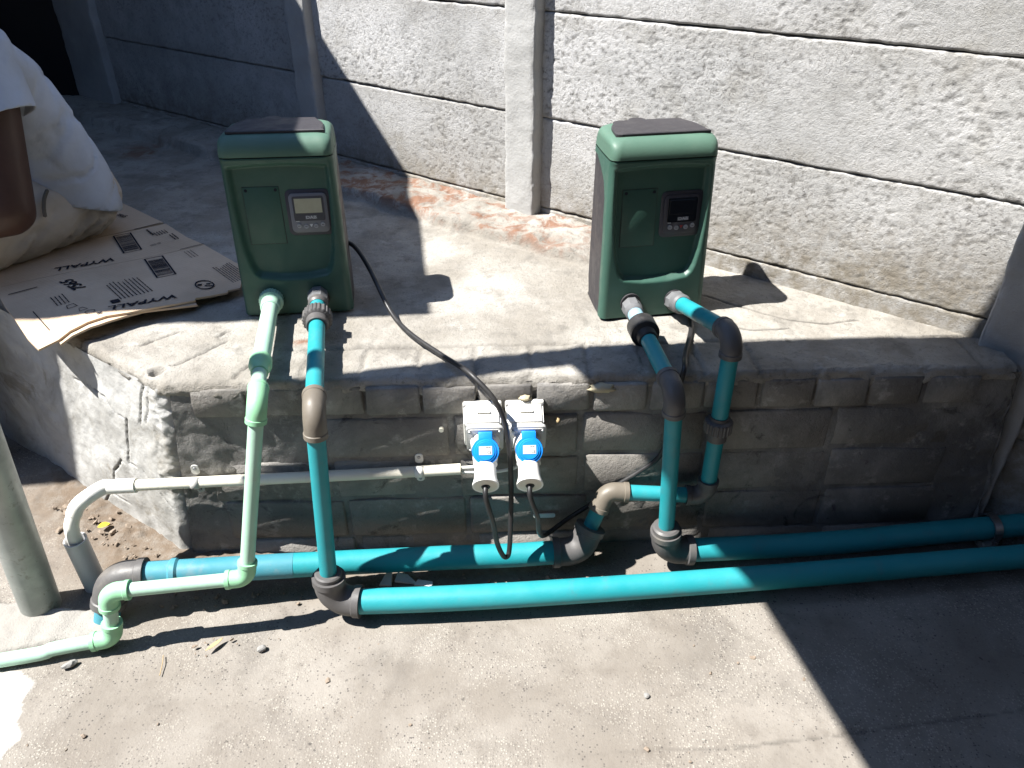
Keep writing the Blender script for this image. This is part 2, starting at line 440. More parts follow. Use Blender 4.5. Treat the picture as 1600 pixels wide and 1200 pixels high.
M['pants'] = m_cloth('khaki_twill', (.52, .46, .39), (.42, .37, .31))
M['skin'] = m_simple('skin', (.062, .030, .020), .5, .35)
M['hair'] = m_simple('hair', (.012, .010, .009), .9, .1)
M['shoe'] = m_simple('shoe_black', (.02, .02, .02), .6)
M['card'] = m_card()
M['black_door'] = m_simple('void_black', (.010, .010, .012), .55, .3)  # near-black that paints the unlit void at the far left
M['roof'] = m_simple('shadow_sheet_dark', (.06, .06, .062), .6, .3)  # kept dark so the added canopy bounces little light
M['white_patch'] = m_simple('white_paint', (.74, .73, .70), .85, .2, 0, .6)
M['leaf_y'] = m_simple('yellow_leaf', (.75, .48, .03), .6)
M['leaf_b'] = m_simple('dry_leaf', (.36, .27, .15), .8)
M['stone'] = m_simple('grey_stone', (.25, .245, .235), .9, .2, 0, .8)
M['soilstone'] = m_simple('mortar_rubble', (.24, .195, .155), .95, .1, 0, .8)
M['paper'] = m_simple('torn_white_tile', (.66, .65, .64), .7)
M['putty'] = m_simple('cream_mortar_blob', (.42, .37, .26), .85, .2, 0, .6)

# ------------------------------------------------------------------ frames of the place
H = 0.455                                                     # platform height
Cn = Vector((-0.674, 1.240, 0)); E1 = Vector((.9993, .0378, 0)).normalized(); NF = Vector((E1.y, -E1.x, 0))
EL = Vector((-.823, .568, 0)).normalized(); NL = Vector((-.568, -.823, 0)).normalized()
W0 = Vector((-1.784, 3.466, 0)); WD = Vector((.804, -.5946, 0)).normalized(); NW = Vector((-.5946, -.804, 0)).normalized()
def wall_pt(s, z, out=0): return W0+WD*s+NW*out+Vector((0, 0, z))
LF = 1.686                                                    # length of the front face

# ------------------------------------------------------------------ ground
def axis(lo, hi, step, far):
    a = list(np.arange(lo, hi+1e-6, step)); g = step; b = hi; up = []
    while b < far: g *= 1.6; b += g; up.append(b)
    g = step; b = lo; dn = []
    while b > -far: g *= 1.6; b -= g; dn.append(b)
    return np.array(dn[::-1]+a+up)
gx = axis(-1.35, 1.35, .006, 60); gy = axis(.62, 1.75, .005, 60)
X, Y = np.meshgrid(gx, gy)
near = sstep(2.6, 1.4, np.hypot(X, (Y-1.1)))
Z = fbm(X, Y, 3, 4, 11)*.004*near+fbm(X, Y, 40, 3, 14)*.0009*near
patch_poly = [(-1.7, 1.13), (-1.02, 1.10), (-.93, 1.085), (-.845, 1.075), (-.80, 1.03), (-.80, 1.0), (-.87, .995), (-.95, .975), (-1.1, .945), (-1.7, .93)]
wob = fbm(X, Y, 22, 4, 21)*.018
pd = segdist(X, Y, patch_poly, True)*np.where(inside(X, Y, patch_poly), 1, -1)+wob
pm = sstep(-.004, .010, pd)
Z = Z+pm*(.016+fbm(X, Y, 35, 4, 23)*.006)
# rough soil and rubble between the pipes and the platform
fy = Cn.y+(X-Cn.x)*.0378/.9993
soil = sstep(.20, .02, fy-Y)*sstep(-.06, .02, fy-Y+.05)*sstep(.35, .0, X)*sstep(-.95, -.7, X)
leftsoil = sstep(.30, .02, segdist(X, Y, [(-.72, 1.235), (-1.05, 1.46)]))*np.where(Y > 1.12, 1, 0)*sstep(1.10, 1.2, Y)
soil = np.clip(soil*.9+leftsoil, 0, 1)*near
Z = Z+soil*np.clip(fbm(X, Y, 30, 4, 31)+.1, 0, 1)*.014
dirtline = sstep(.05, 0, np.abs(Y-(.985-.06*(X+.8))-wob*1.2))*sstep(-.82, -.78, X)*sstep(-.45, -.6, X)
Z = Z+dirtline*np.clip(fbm(X, Y, 45, 4, 37), 0, 1)*.006
seam = [(-.6, .70), (-.109, .742), (.05, .757), (.223, .772), (.40, .778), (.565, .799), (.75, .826), (.932, .849), (1.6, .92)]
sd = segdist(X, Y, seam)+fbm(X, Y, 60, 3, 41)*.003
ck = sstep(.004, .001, sd)*sstep(.0, .5, X)*.6
Z = Z-ck*.004-sstep(0, .01, -(Y-np.interp(X, [p[0] for p in seam], [p[1] for p in seam])))*.002*near
paint_poly = [(-1.6, .95), (-1.02, .945), (-.925, .925), (-.897, .905), (-.90, .87), (-.885, .83), (-.868, .79), (-.883, .755), (-.90, .73), (-1.6, .60)]
pt = sstep(-.002, .004, segdist(X, Y, paint_poly, True)*np.where(inside(X, Y, paint_poly), 1, -1)+fbm(X, Y, 40, 4, 45)*.010)
Z = Z+pt*.0012
g = grid_obj('ground', np.stack([X, Y, Z], -1), M['ground'], attrs={'patch': pm, 'soil': soil, 'crack': ck, 'paint': pt})
tag(g, kind='structure')
# ------------------------------------------------------------------ the raised brick platform
plat = tag(empty('brick_platform', Cn), 'low grimy brick platform with worn concrete top carrying both green pumps', 'platform')
plat_inv = Matrix.Translation(-Cn)
def reparent(o, p):
    o.parent = p; o.matrix_parent_inverse = p.matrix_basis.inverted(); return o
# top screed as a ruled surface between front edge and back wall
LL = 2.2
sA = np.linspace(-LL, -.9, 90, endpoint=False); sB = np.linspace(-.9, .0, 190, endpoint=False); sC = np.linspace(0, LF, 330)
s_all = np.concatenate([sA, sB, sC])
fx = np.where(s_all < 0, Cn.x+EL.x*(-s_all), Cn.x+E1.x*s_all); fyy = np.where(s_all < 0, Cn.y+EL.y*(-s_all), Cn.y+E1.y*s_all)
ws = np.interp(s_all, [-LL, 0, LF], [-.3, 1.8, 3.46])
bx = W0.x+WD.x*ws-NW.x*.02; by = W0.y+WD.y*ws-NW.y*.02
t = np.concatenate([np.linspace(0, .05, 14, endpoint=False), np.linspace(.05, 1, 170)])
TX = fx[None]+(bx-fx)[None]*t[:, None]; TY = fyy[None]+(by-fyy)[None]*t[:, None]
de = np.minimum(segdist(TX, TY, [(Cn.x+EL.x*LL, Cn.y+EL.y*LL), (Cn.x, Cn.y), (Cn.x+E1.x*LF, Cn.y+E1.y*LF)]), 1)
endc = (Cn.x+E1.x*LF, Cn.y+E1.y*LF)
wd = (TX-W0.x)*NW.x+(TY-W0.y)*NW.y                             # distance out from the wall
wsc = (TX-W0.x)*WD.x+(TY-W0.y)*WD.y
chip = np.clip(fbm(TX, TY, 16, 4, 51), 0, 1)
rr = .010+.020*chip+.012*np.clip(fbm(TX, TY, 55, 3, 52), 0, 1)
drop = rr-np.sqrt(np.clip(rr**2-np.clip(rr-de, 0, None)**2, 0, None))
TZ = H+fbm(TX, TY, 3.5, 4, 53)*.005+fbm(TX, TY, 28, 4, 54)*.0022+fbm(TX, TY, 80, 2, 56)*.0008-drop
ledge = sstep(.012, -.004, wd-(.19+fbm(TX, TY, 9, 3, 57)*.025))*sstep(2.62, 2.5, wsc)
TZ = TZ+ledge*(.034+fbm(TX, TY, 20, 3, 58)*.009+np.floor(wsc*9+fbm(TX, TY, 12, 2, 69)*.3)%2*.003)
cracks = [[(-.603, 1.407), (-.622, 1.38), (-.639, 1.354), (-.654, 1.338), (-.668, 1.316), (-.681, 1.307)], [(-.715, 1.445), (-.735, 1.424), (-.755, 1.407), (-.773, 1.383)],
          [(-.864, 1.427), (-.88, 1.414), (-.902, 1.41), (-.909, 1.397)], [(-.611, 1.452), (-.619, 1.445), (-.624, 1.427)], [(-.525, 1.31), (-.537, 1.286), (-.543, 1.263)],
          [(.449, 1.619), (.511, 1.567), (.609, 1.505), (.687, 1.484), (.763, 1.499)], [(.45, 1.47), (.52, 1.455), (.60, 1.462)]]
ck = np.zeros_like(TX)
for c in cracks:
    ck = np.maximum(ck, sstep(.0045, .0012, segdist(TX, TY, c)+np.abs(fbm(TX, TY, 70, 2, 59))*.002))
sfr = (TX-Cn.x)*E1.x+(TY-Cn.y)*E1.y; dfr = -((TX-Cn.x)*NF.x+(TY-Cn.y)*NF.y)
jit = fbm(TX, TY, 30, 3, 66)*.006
gl = np.minimum(np.abs(((sfr+jit+.02) % .113)-.0565), np.where(True, np.abs(dfr-.125+jit), 9))
zone = sstep(.16, .25, sfr)*sstep(.145, .125, dfr)*(dfr > .002)*sstep(-.15, .25, fbm(TX, TY, 5, 3, 67)+.15)
gr = sstep(.0065, .002, np.where(dfr < .13, gl, 9))*zone
TZ = TZ-gr*.0028-zone*np.clip(fbm(TX, TY, 45, 3, 68), 0, 1)*.0025
ck = np.maximum(ck, gr*.30)
TZ = TZ-ck*.005
hole = sstep(.018, .010, np.hypot(TX+.70, TY-1.287)+fbm(TX, TY, 60, 3, 60)*.006)
TZ = TZ-hole*.02
stain = ledge*sstep(2.7, 2.4, wsc)*sstep(1.2, 1.5, wsc)+sstep(.17, .04, np.hypot(TX+1.33, (TY-2.78)*1.3))*.8+sstep(.02, 0, segdist(TX, TY, [(-.45, 1.40), (-.42, 1.41)]))
# front skirt rows: the chipped lip hanging down over the brick face
lip = .014+.008*vn(s_all*9, s_all*0, 61)+.006*vn(s_all*70, s_all*0+4, 62)
out = np.where(s_all < 0, 1, 1)
nx = np.where(s_all < 0, NL.x, NF.x); ny = np.where(s_all < 0, NL.y, NF.y)
rows = []
for fz, off in ((1.0, -.004), (.75, .0015), (.4, .002), (.15, .0012)):
    jitter = (vn(s_all*60, s_all*0+fz*9, 63)-.5)*.006
    rows.append(np.stack([fx+nx*(off+jitter*(fz < 1)), fyy+ny*(off+jitter*(fz < 1)), TZ[0]-lip*fz], -1))
P = np.concatenate([np.stack(rows), np.stack([TX, TY, TZ], -1)], 0)
z4 = np.zeros((4, len(s_all)))
o = grid_obj('concrete_top', P, M['top'], attrs={'stain': np.concatenate([z4, np.clip(stain, 0, 1)]), 'crack': np.concatenate([z4, ck])})
reparent(o, plat)
# left rendered face with cracks
ss = np.linspace(0, LL, 620); zz = np.linspace(-.08, H-.018, 150)
SS, ZZ = np.meshgrid(ss, zz)
bat = .045*(1-np.clip(ZZ, 0, H)/H)**1.3
lc = [[(.067, .43), (.083, .386), (.091, .355), (.1, .322)], [(.15, .312), (.159, .264), (.164, .227), (.175, .184)], [(.202, .181), (.218, .158), (.25, .124), (.261, .09), (.28, .06), (.295, .036), (.326, -.013), (.342, -.05)],
      [(.345, .344), (.276, .345), (.224, .339), (.195, .313), (.154, .313)], [(.054, .416), (.06, .375), (.079, .331)], [(.175, .184), (.13, .19), (.09, .16), (.03, .12)], [(.284, .041), (.202, .04)]]
ck = np.zeros_like(SS)
for i, c in enumerate(lc):
    wdt = .0042 if i < 3 else .0026
    ck = np.maximum(ck, sstep(wdt, wdt*.3, segdist(SS, ZZ, c)+np.abs(fbm(SS, ZZ, 60, 2, 71))*.0022)*(1 if i < 3 else .8))
off = fbm(SS, ZZ, 5, 4, 72)*.010*sstep(0, .08, SS)+fbm(SS, ZZ, 30, 4, 73)*.0025-ck*.007
endr = .018*np.clip(1-SS/.03, 0, 1)**2
off = off-endr
spall = sstep(.05, .03, np.abs(SS-.02)+fbm(SS, ZZ, 25, 3, 74)*.02)*sstep(.12, .2, ZZ)
off = off+spall*np.clip(fbm(SS, ZZ, 60, 3, 75), -1, 1)*.006
shift = -.055*(1-np.clip(ZZ, 0, H)/H)
Q = np.stack([Cn.x+EL.x*SS+NL.x*off+E1.x*shift, Cn.y+EL.y*SS+NL.y*off+E1.y*shift, ZZ], -1)
# turn the near end round the corner onto the front face
wrap = [Q[:, 0]+np.array([E1.x*ax+NF.x*ot, E1.y*ax+NF.y*ot, 0]) for ax, ot in ((.004, -.003), (.010, -.005), (.018, -.014))]
Qw = np.concatenate([np.stack(wrap[::-1], 1), Q], 1)
cka = np.concatenate([np.zeros((len(zz), 3)), ck], 1)
o = grid_obj('rendered_side', Qw[:, ::-1], M['render'], attrs={'crack': cka[:, ::-1]}); reparent(o, plat)
# mortar backing of the front face
ss = np.linspace(0, LF+.01, 420); zz = np.linspace(-.06, H-.012, 110); SS, ZZ = np.meshgrid(ss, zz)
SS = SS+(-.055*(1-np.clip(ZZ, 0, H)/H)+.012)*sstep(.25, 0, SS)+.05*(1-np.clip(ZZ, 0, H)/H)*sstep(LF-.3, LF, SS)
off = fbm(SS, ZZ, 7, 4, 81)*.004+fbm(SS, ZZ, 45, 4, 82)*.002-.0032
smear = np.clip(fbm(SS, ZZ, 6, 4, 83), 0, 1)
off = off+smear*.008
cor = np.clip(SS-(LF-.10), 0, None); off = off-cor*.08+cor*vn(ZZ*40, SS*20, 84)*.12
Q = np.stack([Cn.x+E1.x*SS+NF.x*off, Cn.y+E1.y*SS+NF.y*off, ZZ], -1)
o = grid_obj('mortar_face', Q, M['mortar']); reparent(o, plat)
# right end of the platform, turning in towards the wall
A = Cn+E1*(LF+.008); B = wall_pt(3.46, 0, -.03)
ss = np.linspace(0, 1, 30); zz = np.linspace(-.06, H-.01, 70); SS, ZZ = np.meshgrid(ss, zz)
und = -.055*(1-np.clip(ZZ, 0, H)/H)+.014*vn(ZZ*30, SS*8, 85)
QX = A.x+(B.x-A.x)*SS-und; QY = A.y+(B.y-A.y)*SS+und*.1
o = grid_obj('broken_end', np.stack([QX, QY, ZZ], -1), M['mortar']); reparent(o, plat)
# bricks of the front face, each an object of its own, sharing a few meshes
def brick_mesh(L, Hh, seed, n=0):
    rs = random.Random(seed)
    bm = box_bm(L, .05, Hh, .004, 1)
    for v in bm.verts: v.co += Vector((rs.uniform(-.002, .002), rs.uniform(-.0015, .0015), rs.uniform(-.002, .002)))
    me = bpy.data.meshes.new('brick'); bm.to_mesh(me); bm.free(); me.materials.append(M['brick'])
    me.polygons.foreach_set('use_smooth', [True]*len(me.polygons)); return me
BA = R(math.degrees(math.atan2(E1.y, E1.x)))
courses = [(.372, .437, .113, .105, .06), (.264, .362, .262, .250, .0), (.155, .254, .262, .250, .13), (.046, .146, .262, .250, .03), (-.06, .037, .262, .250, .16)]
rb = random.Random(3)
for ci, (z0, z1, pitch, ln, o0) in enumerate(courses):
    ms = [brick_mesh(ln, z1-z0, ci*10+k) for k in range(3)]
    x = .03+o0 if ci else .045
    if ci and o0 > .05: x = .05+ln*.5-pitch+o0
    while x+ln < LF-.03:
        if x > .03:
            b = bpy.data.objects.new('brick', ms[rb.randrange(3)]); COL.objects.link(b)
            hide = rb.random()
            proud = (.0045+rb.uniform(-.002, .004)) if ci == 0 else (.0015+rb.uniform(-.003, .004))
            p = Cn+E1*(x+ln/2)+NF*(proud-.025)
            b.location = (p.x, p.y, (z0+z1)/2+rb.uniform(-.002, .002)); b.rotation_euler = (rb.uniform(-.012, .012), rb.uniform(-.008, .008), BA+rb.uniform(-.008, .008))
            reparent(b, plat)
        x += pitch+rb.uniform(-.003, .003)

# ------------------------------------------------------------------ precast concrete panel wall
wall = tag(empty('concrete_panel_wall', W0), 'rough precast concrete panel wall with slotted posts behind the pumps', 'wall')
posts = [(-.12, .17, .030), (1.365, 1.455, .034), (2.222, 2.318, .040), (3.45, 3.58, .030), (4.75, 4.86, .03)]
joints = [-.06, .25, .50, .745, 1.0, 1.25, 1.5]
pi_ = 0
for bay in range(4):
    s0 = posts[bay][1]-.012; s1 = posts[bay+1][0]+.012
    for j in range(6):
        z0, z1 = joints[j], joints[j+1]
        pi_ += 1
        vis = bay < 3 and j in (1, 2, 3, 4)
        st = .0034 if vis else .02
        ns = max(8, int((s1-s0)/st)); nz = max(6, int((z1-z0)/st))
        u = np.linspace(s0, s1, ns); v = np.linspace(0, 1, nz); U, Vv = np.meshgrid(u, v)
        gap = .0004+.0022*vn(U*7, U*0+pi_, 91)+.005*np.clip(fbm(U, U*0+pi_*3.1, 30, 3, 92), 0, 1)
        tilt0 = (vn(np.array(bay*3.7), np.array(j*5.1), 93)-.5)*.012
        Zl = z0+.0006+gap*.40; Zh = z1-.0006-gap*.45
        ZZ = Zl+(Zh-Zl)*Vv
        rough = .45+.75*sstep(.3, .7, vn(U*3.0+pi_*7, ZZ*4, 94))
        if j == 1: rough = rough*.5
        nrm = fbm(U+pi_*3, ZZ, 48, 3, 95, .6); pit = np.clip(-fbm(U*.8+ZZ*.4+pi_*5, ZZ*1.2-U*.25, 135, 2, 96, .55)-.16, 0, 1)*2.2
        hole = 0
        pitm = np.clip(pit+hole*.7, 0, 1)*rough
        offn = fbm(U, ZZ, 3, 3, 98)*.004+nrm*.0008*rough-pitm*.0013+(.004*tilt0/.012)+tilt0*(Vv-.5)*.5
        edge = np.minimum(ZZ-Zl, Zh-ZZ)
        offn = offn-.004*np.clip(1-edge/.004, 0, 1)**2*(.1+1.6*vn(U*40, Vv*0+pi_, 99))
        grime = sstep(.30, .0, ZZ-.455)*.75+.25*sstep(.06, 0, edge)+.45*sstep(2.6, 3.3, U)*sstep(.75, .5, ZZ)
        C3 = np.stack([W0.x+WD.x*U+NW.x*offn, W0.y+WD.y*U+NW.y*offn, ZZ], -1)
        # close the panel: fold back at top and bottom so the joint has depth
        b0 = C3[:1].copy(); b0[..., :2] -= np.array([NW.x, NW.y])*.04; b1 = C3[-1:].copy(); b1[..., :2] -= np.array([NW.x, NW.y])*.04
        C3 = np.concatenate([b0, C3, b1], 0)
        pad = lambda a: np.concatenate([a[:1], a, a[-1:]], 0)
        o = grid_obj('panel', C3, M['wall'], attrs={'pit': pad(np.clip(pitm, 0, 1)), 'grime': pad(np.clip(grime, 0, 1))}); reparent(o, wall)
for (a, b, pr) in posts:
    zz = np.linspace(-.06, 1.52, 260)
    prof = [(a, -.05), (a, pr-.004), (a+.003, pr-.001), (a+.008, pr), (b-.008, pr), (b-.003, pr-.001), (b, pr-.005), (b, -.05)]
    prof2 = []
    for i in range(len(prof)-1):
        m = 12 if i == 3 else 3
        for k in range(m): prof2.append(tuple(np.array(prof[i])+(np.array(prof[i+1])-np.array(prof[i]))*k/m))
    prof2.append(prof[-1]); pr2 = np.array(prof2)
    SSp = np.repeat(pr2[None, :, 0], len(zz), 0); OO = np.repeat(pr2[None, :, 1], len(zz), 0); ZZ = np.repeat(zz[:, None], len(pr2), 1)
    ed = np.minimum(np.abs(SSp-a), np.abs(SSp-b))
    wobx = fbm(ZZ, SSp*0+a*9, 22, 4, 101)*.004*sstep(.02, 0, ed); OO = OO+fbm(SSp, ZZ, 25, 4, 102)*.0025-np.clip(fbm(ZZ, SSp*3, 40, 3, 103), 0, 1)*.006*sstep(.012, 0, ed)*(OO > 0)
    SSp = SSp+wobx
    o = grid_obj('post', np.stack([W0.x+WD.x*SSp+NW.x*OO, W0.y+WD.y*SSp+NW.y*OO, ZZ], -1)[:, ::-1], M['post']); reparent(o, wall)
capm = box('coping', (0, 0, 0), (5.1, .16, .05), M['post'], None, .006)
capm.location = wall_pt(2.35, 1.53); capm.rotation_euler = (0, 0, math.atan2(WD.y, WD.x)); reparent(capm, wall)

# ------------------------------------------------------------------ black sheets standing in for the dark void left of the wall
shed = tag(empty('dark_void_wall', (-2.35, 3.9, 0)), 'black sheet wall standing in for the dark void at the far left', 'shed')
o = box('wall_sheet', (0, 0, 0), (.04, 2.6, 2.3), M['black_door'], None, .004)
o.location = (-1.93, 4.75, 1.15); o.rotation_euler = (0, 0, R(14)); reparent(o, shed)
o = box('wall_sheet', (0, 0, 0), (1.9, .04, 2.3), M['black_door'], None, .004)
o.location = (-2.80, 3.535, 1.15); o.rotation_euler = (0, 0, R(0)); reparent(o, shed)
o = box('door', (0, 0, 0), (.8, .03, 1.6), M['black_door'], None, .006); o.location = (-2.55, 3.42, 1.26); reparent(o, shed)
h = box('handle', (0, 0, 0), (.12, .03, .02), M['steel'], None, .004); h.location = (-2.3, 3.39, 1.25); reparent(h, o)

# ------------------------------------------------------------------ unseen canopy added above the frame, outlined to throw the hard shadows
ZO = 2.05
SH = Vector((SUNV.x/-SUNV.z, SUNV.y/-SUNV.z, 0))*(ZO-H)        # how far its shadow lands from it, on the platform
def sheet(name, eq, parent, th=.03):
    pts = [Vector((x, y, 0))-SH for x, y in eq]; n = len(pts)
    V = [(p.x, p.y, ZO) for p in pts]+[(p.x, p.y, ZO+th) for p in pts]
    F = [tuple(range(n-1, -1, -1)), tuple(range(n, 2*n))]+[(i, (i+1) % n, n+(i+1) % n, n+i) for i in range(n)]
    o = mesh_obj(name, V, F, M['roof'], None, False); reparent(o, parent); return o
canopy = tag(empty('shadow_canopy', (-1.3, 1.2, 0)), 'unseen canopy sheets added overhead, outlined from the shadows they cast', 'canopy')
sheet('shadow_sheet', [(-4.0, 1.20), (-1.05, 1.456), (-.674, 1.487), (-.20, 1.525), (-.355, 2.62), (-.70, 4.8), (-4.0, 4.8)], canopy)
sheet('shadow_sheet', [(.119, 1.305), (.122, 1.381), (.50, 1.408), (1.02, 1.43), (3.2, 1.5), (3.2, -2.2), (.85, -2.2), (.32, .70), (.245, 1.05)], canopy)
def shadow_beam(a, b, wdt, dpt):
    a = Vector((*a, 0))-SH; b = Vector((*b, 0))-SH; d = (b-a).normalized(); nn = Vector((-d.y, d.x, 0))
    V = []
    for q in (a, b):
        for sx, z in ((0, 0), (1, 0), (1, dpt), (0, dpt)): V.append(q-nn*wdt*sx+Vector((0, 0, ZO+z)))
    o = mesh_obj('shadow_beam', V, [(0, 1, 2, 3), (7, 6, 5, 4), (0, 4, 5, 1), (1, 5, 6, 2), (2, 6, 7, 3), (3, 7, 4, 0)], M['galv'], None, False); reparent(o, canopy)
shadow_beam((-.70, 1.204), (.13, 1.380), .068, .03)

# ------------------------------------------------------------------ unseen dark buildings added outside the frame to block skylight
bld = tag(empty('skylight_block_walls', (0, -2.6, 0)), 'unseen dark walls and roof added around the camera to block skylight', 'building')
M['bld'] = m_simple('skylight_block_dark', (.045, .045, .048), .9, .1, 0, .5)
for nm, c, sz in (('wall', (0, -2.7, 1.6), (9, .2, 3.4)), ('wall', (3.9, 0.0, 1.6), (.2, 5.2, 3.4)), ('wall', (-4.6, 1.3, 1.6), (.2, 8.0, 3.4)), ('roof', (0.0, -3.4, 3.36), (9.4, 1.7, .12)), ('door', (-1.2, -2.57, 1.05), (.9, .06, 2.1))):
    o = box(nm, (0, 0, 0), sz, M['bld'] if nm != 'door' else M['black_door'], None, .01); o.location = c; reparent(o, bld)

nb = tag(empty('skylight_block_rear', (1.0, 5.5, 0)), 'unseen dark building added behind the panel wall to block skylight', 'building')  # added to cut the skylight coming over the wall
for nm, c, sz in (('wall', (1.2, 4.3, 2.0), (9, .2, 4.2)), ('roof', (1.2, 5.0, 4.16), (9.4, 1.7, .12))):
    o = box(nm, (0, 0, 0), sz, M['bld'], None, .01); o.location = c; o.rotation_euler = (0, 0, math.atan2(WD.y, WD.x)); reparent(o, nb)

# ------------------------------------------------------------------ pumps
PW, PD, PH = .236, .178, .386
def pump_xy(u, z):
    """outline param u in [0,1) round the pump (starting front-left corner), height z -> local x, y (y back), before recess"""
    rt = .014-np.sqrt(np.clip(.014**2-np.clip(z-.372, 0, None)**2, 0, None))
    wdt = np.interp(z, [0, .03, .3455, .3465, .386], [PW, PW*.995, PW*.955, PW*.957, PW*.945])-2*rt
    rl = .034-np.sqrt(np.clip(.034**2-np.clip(z-.3525, 0, None)**2, 0, None))
    lean = np.interp(z, [0, .335, .3455, .3465, .386], [0, .015, .0125, .0115, .0115])+rl
    back = np.interp(z, [0, .05, .33, .36, .386], [.138, .152, .164, .160, .148])
    return wdt, lean, back
def build_pump(name):
    root = empty(name)
    # perimeter samples: rounded rectangle, many on the front
    def ring(wdt, y0, y1, rf, rbk):
        pts = []
        hw = wdt/2
        def corner(cx, cy, r, a0, a1, n=7):
            for k in range(n): a = R(a0+(a1-a0)*k/(n-1)); pts.append((cx+r*math.cos(a), cy+r*math.sin(a)))
        for k in range(1, 90): pts.append((-hw+rf+(wdt-2*rf)*k/90, y0))
        corner(hw-rf, y0+rf, rf, -90, 0)
        for k in range(1, 44): pts.append((hw-(.004*(k/44)**2), y0+rf+(y1-y0-rf-rbk)*k/44))
        corner(hw-.004-rbk, y1-rbk, rbk, 0, 90)
        for k in range(1, 30): pts.append((hw-.004-rbk-(wdt-.008-2*rbk)*k/30, y1))
        corner(-hw+.004+rbk, y1-rbk, rbk, 90, 180)
        for k in range(1, 44): pts.append((-hw+.004*((1-k/44))**2, y1-rbk-(y1-y0-rf-rbk)*k/44))
        corner(-hw+rf, y0+rf, rf, 180, 270)
        return np.array(pts)
    zs = np.concatenate([np.linspace(.004, .345, 150), PH-(PH-.3475)*np.cos(np.linspace(0, math.pi/2, 30))[::1]])
    rings = []
    for z in zs:
        wdt, y0, y1 = pump_xy(0, z)
        rf = np.interp(z, [0, .34, .37, PH], [.012, .016, .018, .022])
        rings.append(ring(float(wdt), float(y0), float(y1), float(rf), .022))
    Pg = np.stack(rings)                                       # (nz, nu, 2)
    ZZ = np.repeat(zs[:, None], Pg.shape[1], 1)
    # seam between shell and cap arches upward in the middle of the front
    # concave shield on the front
    poly = [(-.104, .331), (-.05, .335), (0, .3365), (.05, .335), (.104, .331)]
    poly += [(.1035, .26), (.101, .20), (.097, .15), (.090, .115), (.083, .098), (.072, .088), (.03, .0815), (0, .081), (-.03, .0815), (-.072, .088), (-.083, .098), (-.090, .115), (-.097, .15), (-.101, .20), (-.1035, .26)]
    front = np.zeros(Pg.shape[:2], bool); front[:, :90] = True; front[:, -3:] = True
    px, pz = Pg[..., 0], ZZ
    dd = segdist(px, pz, poly, True); ins = inside(px, pz, poly) & front
    rec = np.where(ins, sstep(0, .012, dd)*.0155, 0)
    # the recess floor runs out softly at the bottom
    Pg = Pg.copy(); Pg[..., 1] = Pg[..., 1]+rec
    seam = (np.abs(ZZ-.3462) < .0016)
    Pfull = np.stack([Pg[..., 0], Pg[..., 1], ZZ], -1)
    Pfull[..., 1] = np.where(front & seam, Pfull[..., 1]+.002, Pfull[..., 1])
    nu = Pfull.shape[1]
    fcx = (Pg[:-1, :, 0]+np.roll(Pg[:-1, :, 0], -1, 1))/2; fcy = (Pg[:-1, :, 1]+np.roll(Pg[:-1, :, 1], -1, 1))/2
    fz = (ZZ[:-1]+ZZ[1:])/2
    _, y0, y1 = pump_xy(0, fz)
    # dark cover: rear part of the sides and back, below a diagonal shoulder
    lim = np.interp(fz, [0, .03, .26, .295, .32, .335], [.024, .024, .036, .050, .085, .125])+y0*.5
    isdark = (fcy > lim) & (fz < .332) & (fcy > .02)
    iscap = (fz > .3462)
    isgap = (fz <= .3475) & (fz > .345)
    o1 = grid_obj('front_shell', Pfull, M['pump_green'], root, closed_u=True, mask=~isdark & ~iscap)
    Pd = Pfull.copy(); cen = np.array([0, .09]); 
    Pd[..., :2] = cen+(Pd[..., :2]-cen)*.985
    o2 = grid_obj('side_cover', Pd, M['pump_dark'], root, closed_u=True, mask=isdark)
    # inner dark skin that closes the joint lines
    Pi = Pfull[:, :, :].copy(); Pi[..., :2] = cen+(Pi[..., :2]-cen)*.955; Pi[..., 1] = np.maximum(Pi[..., 1], .030)
    grid_obj('inner_body', Pi, M['pump_dark'], root, closed_u=True)
    # cap: sides then dome
    capm = iscap
    kk = np.where(zs > .3462)[0][0]
    Pc = [Pfull[kk:]]
    last = Pfull[-1]; ctr = np.array([0, .096, PH+.004])
    for f in (.90, .75, .5, .25, .02):
        q = ctr+(last-ctr)*f; q[:, 2] = PH+.004*(1-f**2); Pc.append(q[None])
    grid_obj('top_cap', np.concatenate(Pc, 0), M['pump_cap'], root, closed_u=True)
    # dark pad on the top, rounded trapezoid standing 2 mm proud
    pad = [(-.086, .042), (.086, .042), (.094, .045), (.097, .053), (.091, .10), (.075, .132), (.062, .143), (-.062, .143), (-.075, .132), (-.091, .10), (-.097, .053), (-.094, .045)]
    pp = smooth_path([(x, y, 0) for x, y in pad]+[(pad[0][0], pad[0][1], 0)], 4)[:-1]; n = len(pp)
    def pz_(p): return PH+.0045-.00*abs(p.x)
    V = [(p.x, p.y, PH-.02) for p in pp]+[(p.x, p.y, pz_(p)+.0005) for p in pp]+[(p.x*.97, .1+(p.y-.1)*.96, pz_(p)+.002) for p in pp]
    F = [(i, (i+1) % n, n+(i+1) % n, n+i) for i in range(n)]+[(n+i, n+(i+1) % n, 2*n+(i+1) % n, 2*n+i) for i in range(n)]+[tuple(2*n+i for i in range(n))]
    mesh_obj('top_pad', V, F, M['pump_dark'], root, False)
    # filler cap at the rear edge of the top
    lathe_along('filler_cap', (-.02, .148, PH-.03), (-.02, .148, PH+.005), [(0, .022), (.85, .022), (1, .018)], M['pump_dark'], root)
    # bottom plate and feet
    box('base_plate', (0, .075, .004), (PW*.94, .120, .008), M['pump_dark'], root, .003)
    return root
def recess_y(z): return float(np.interp(z, [0, .335], [0, .016]))+.0155
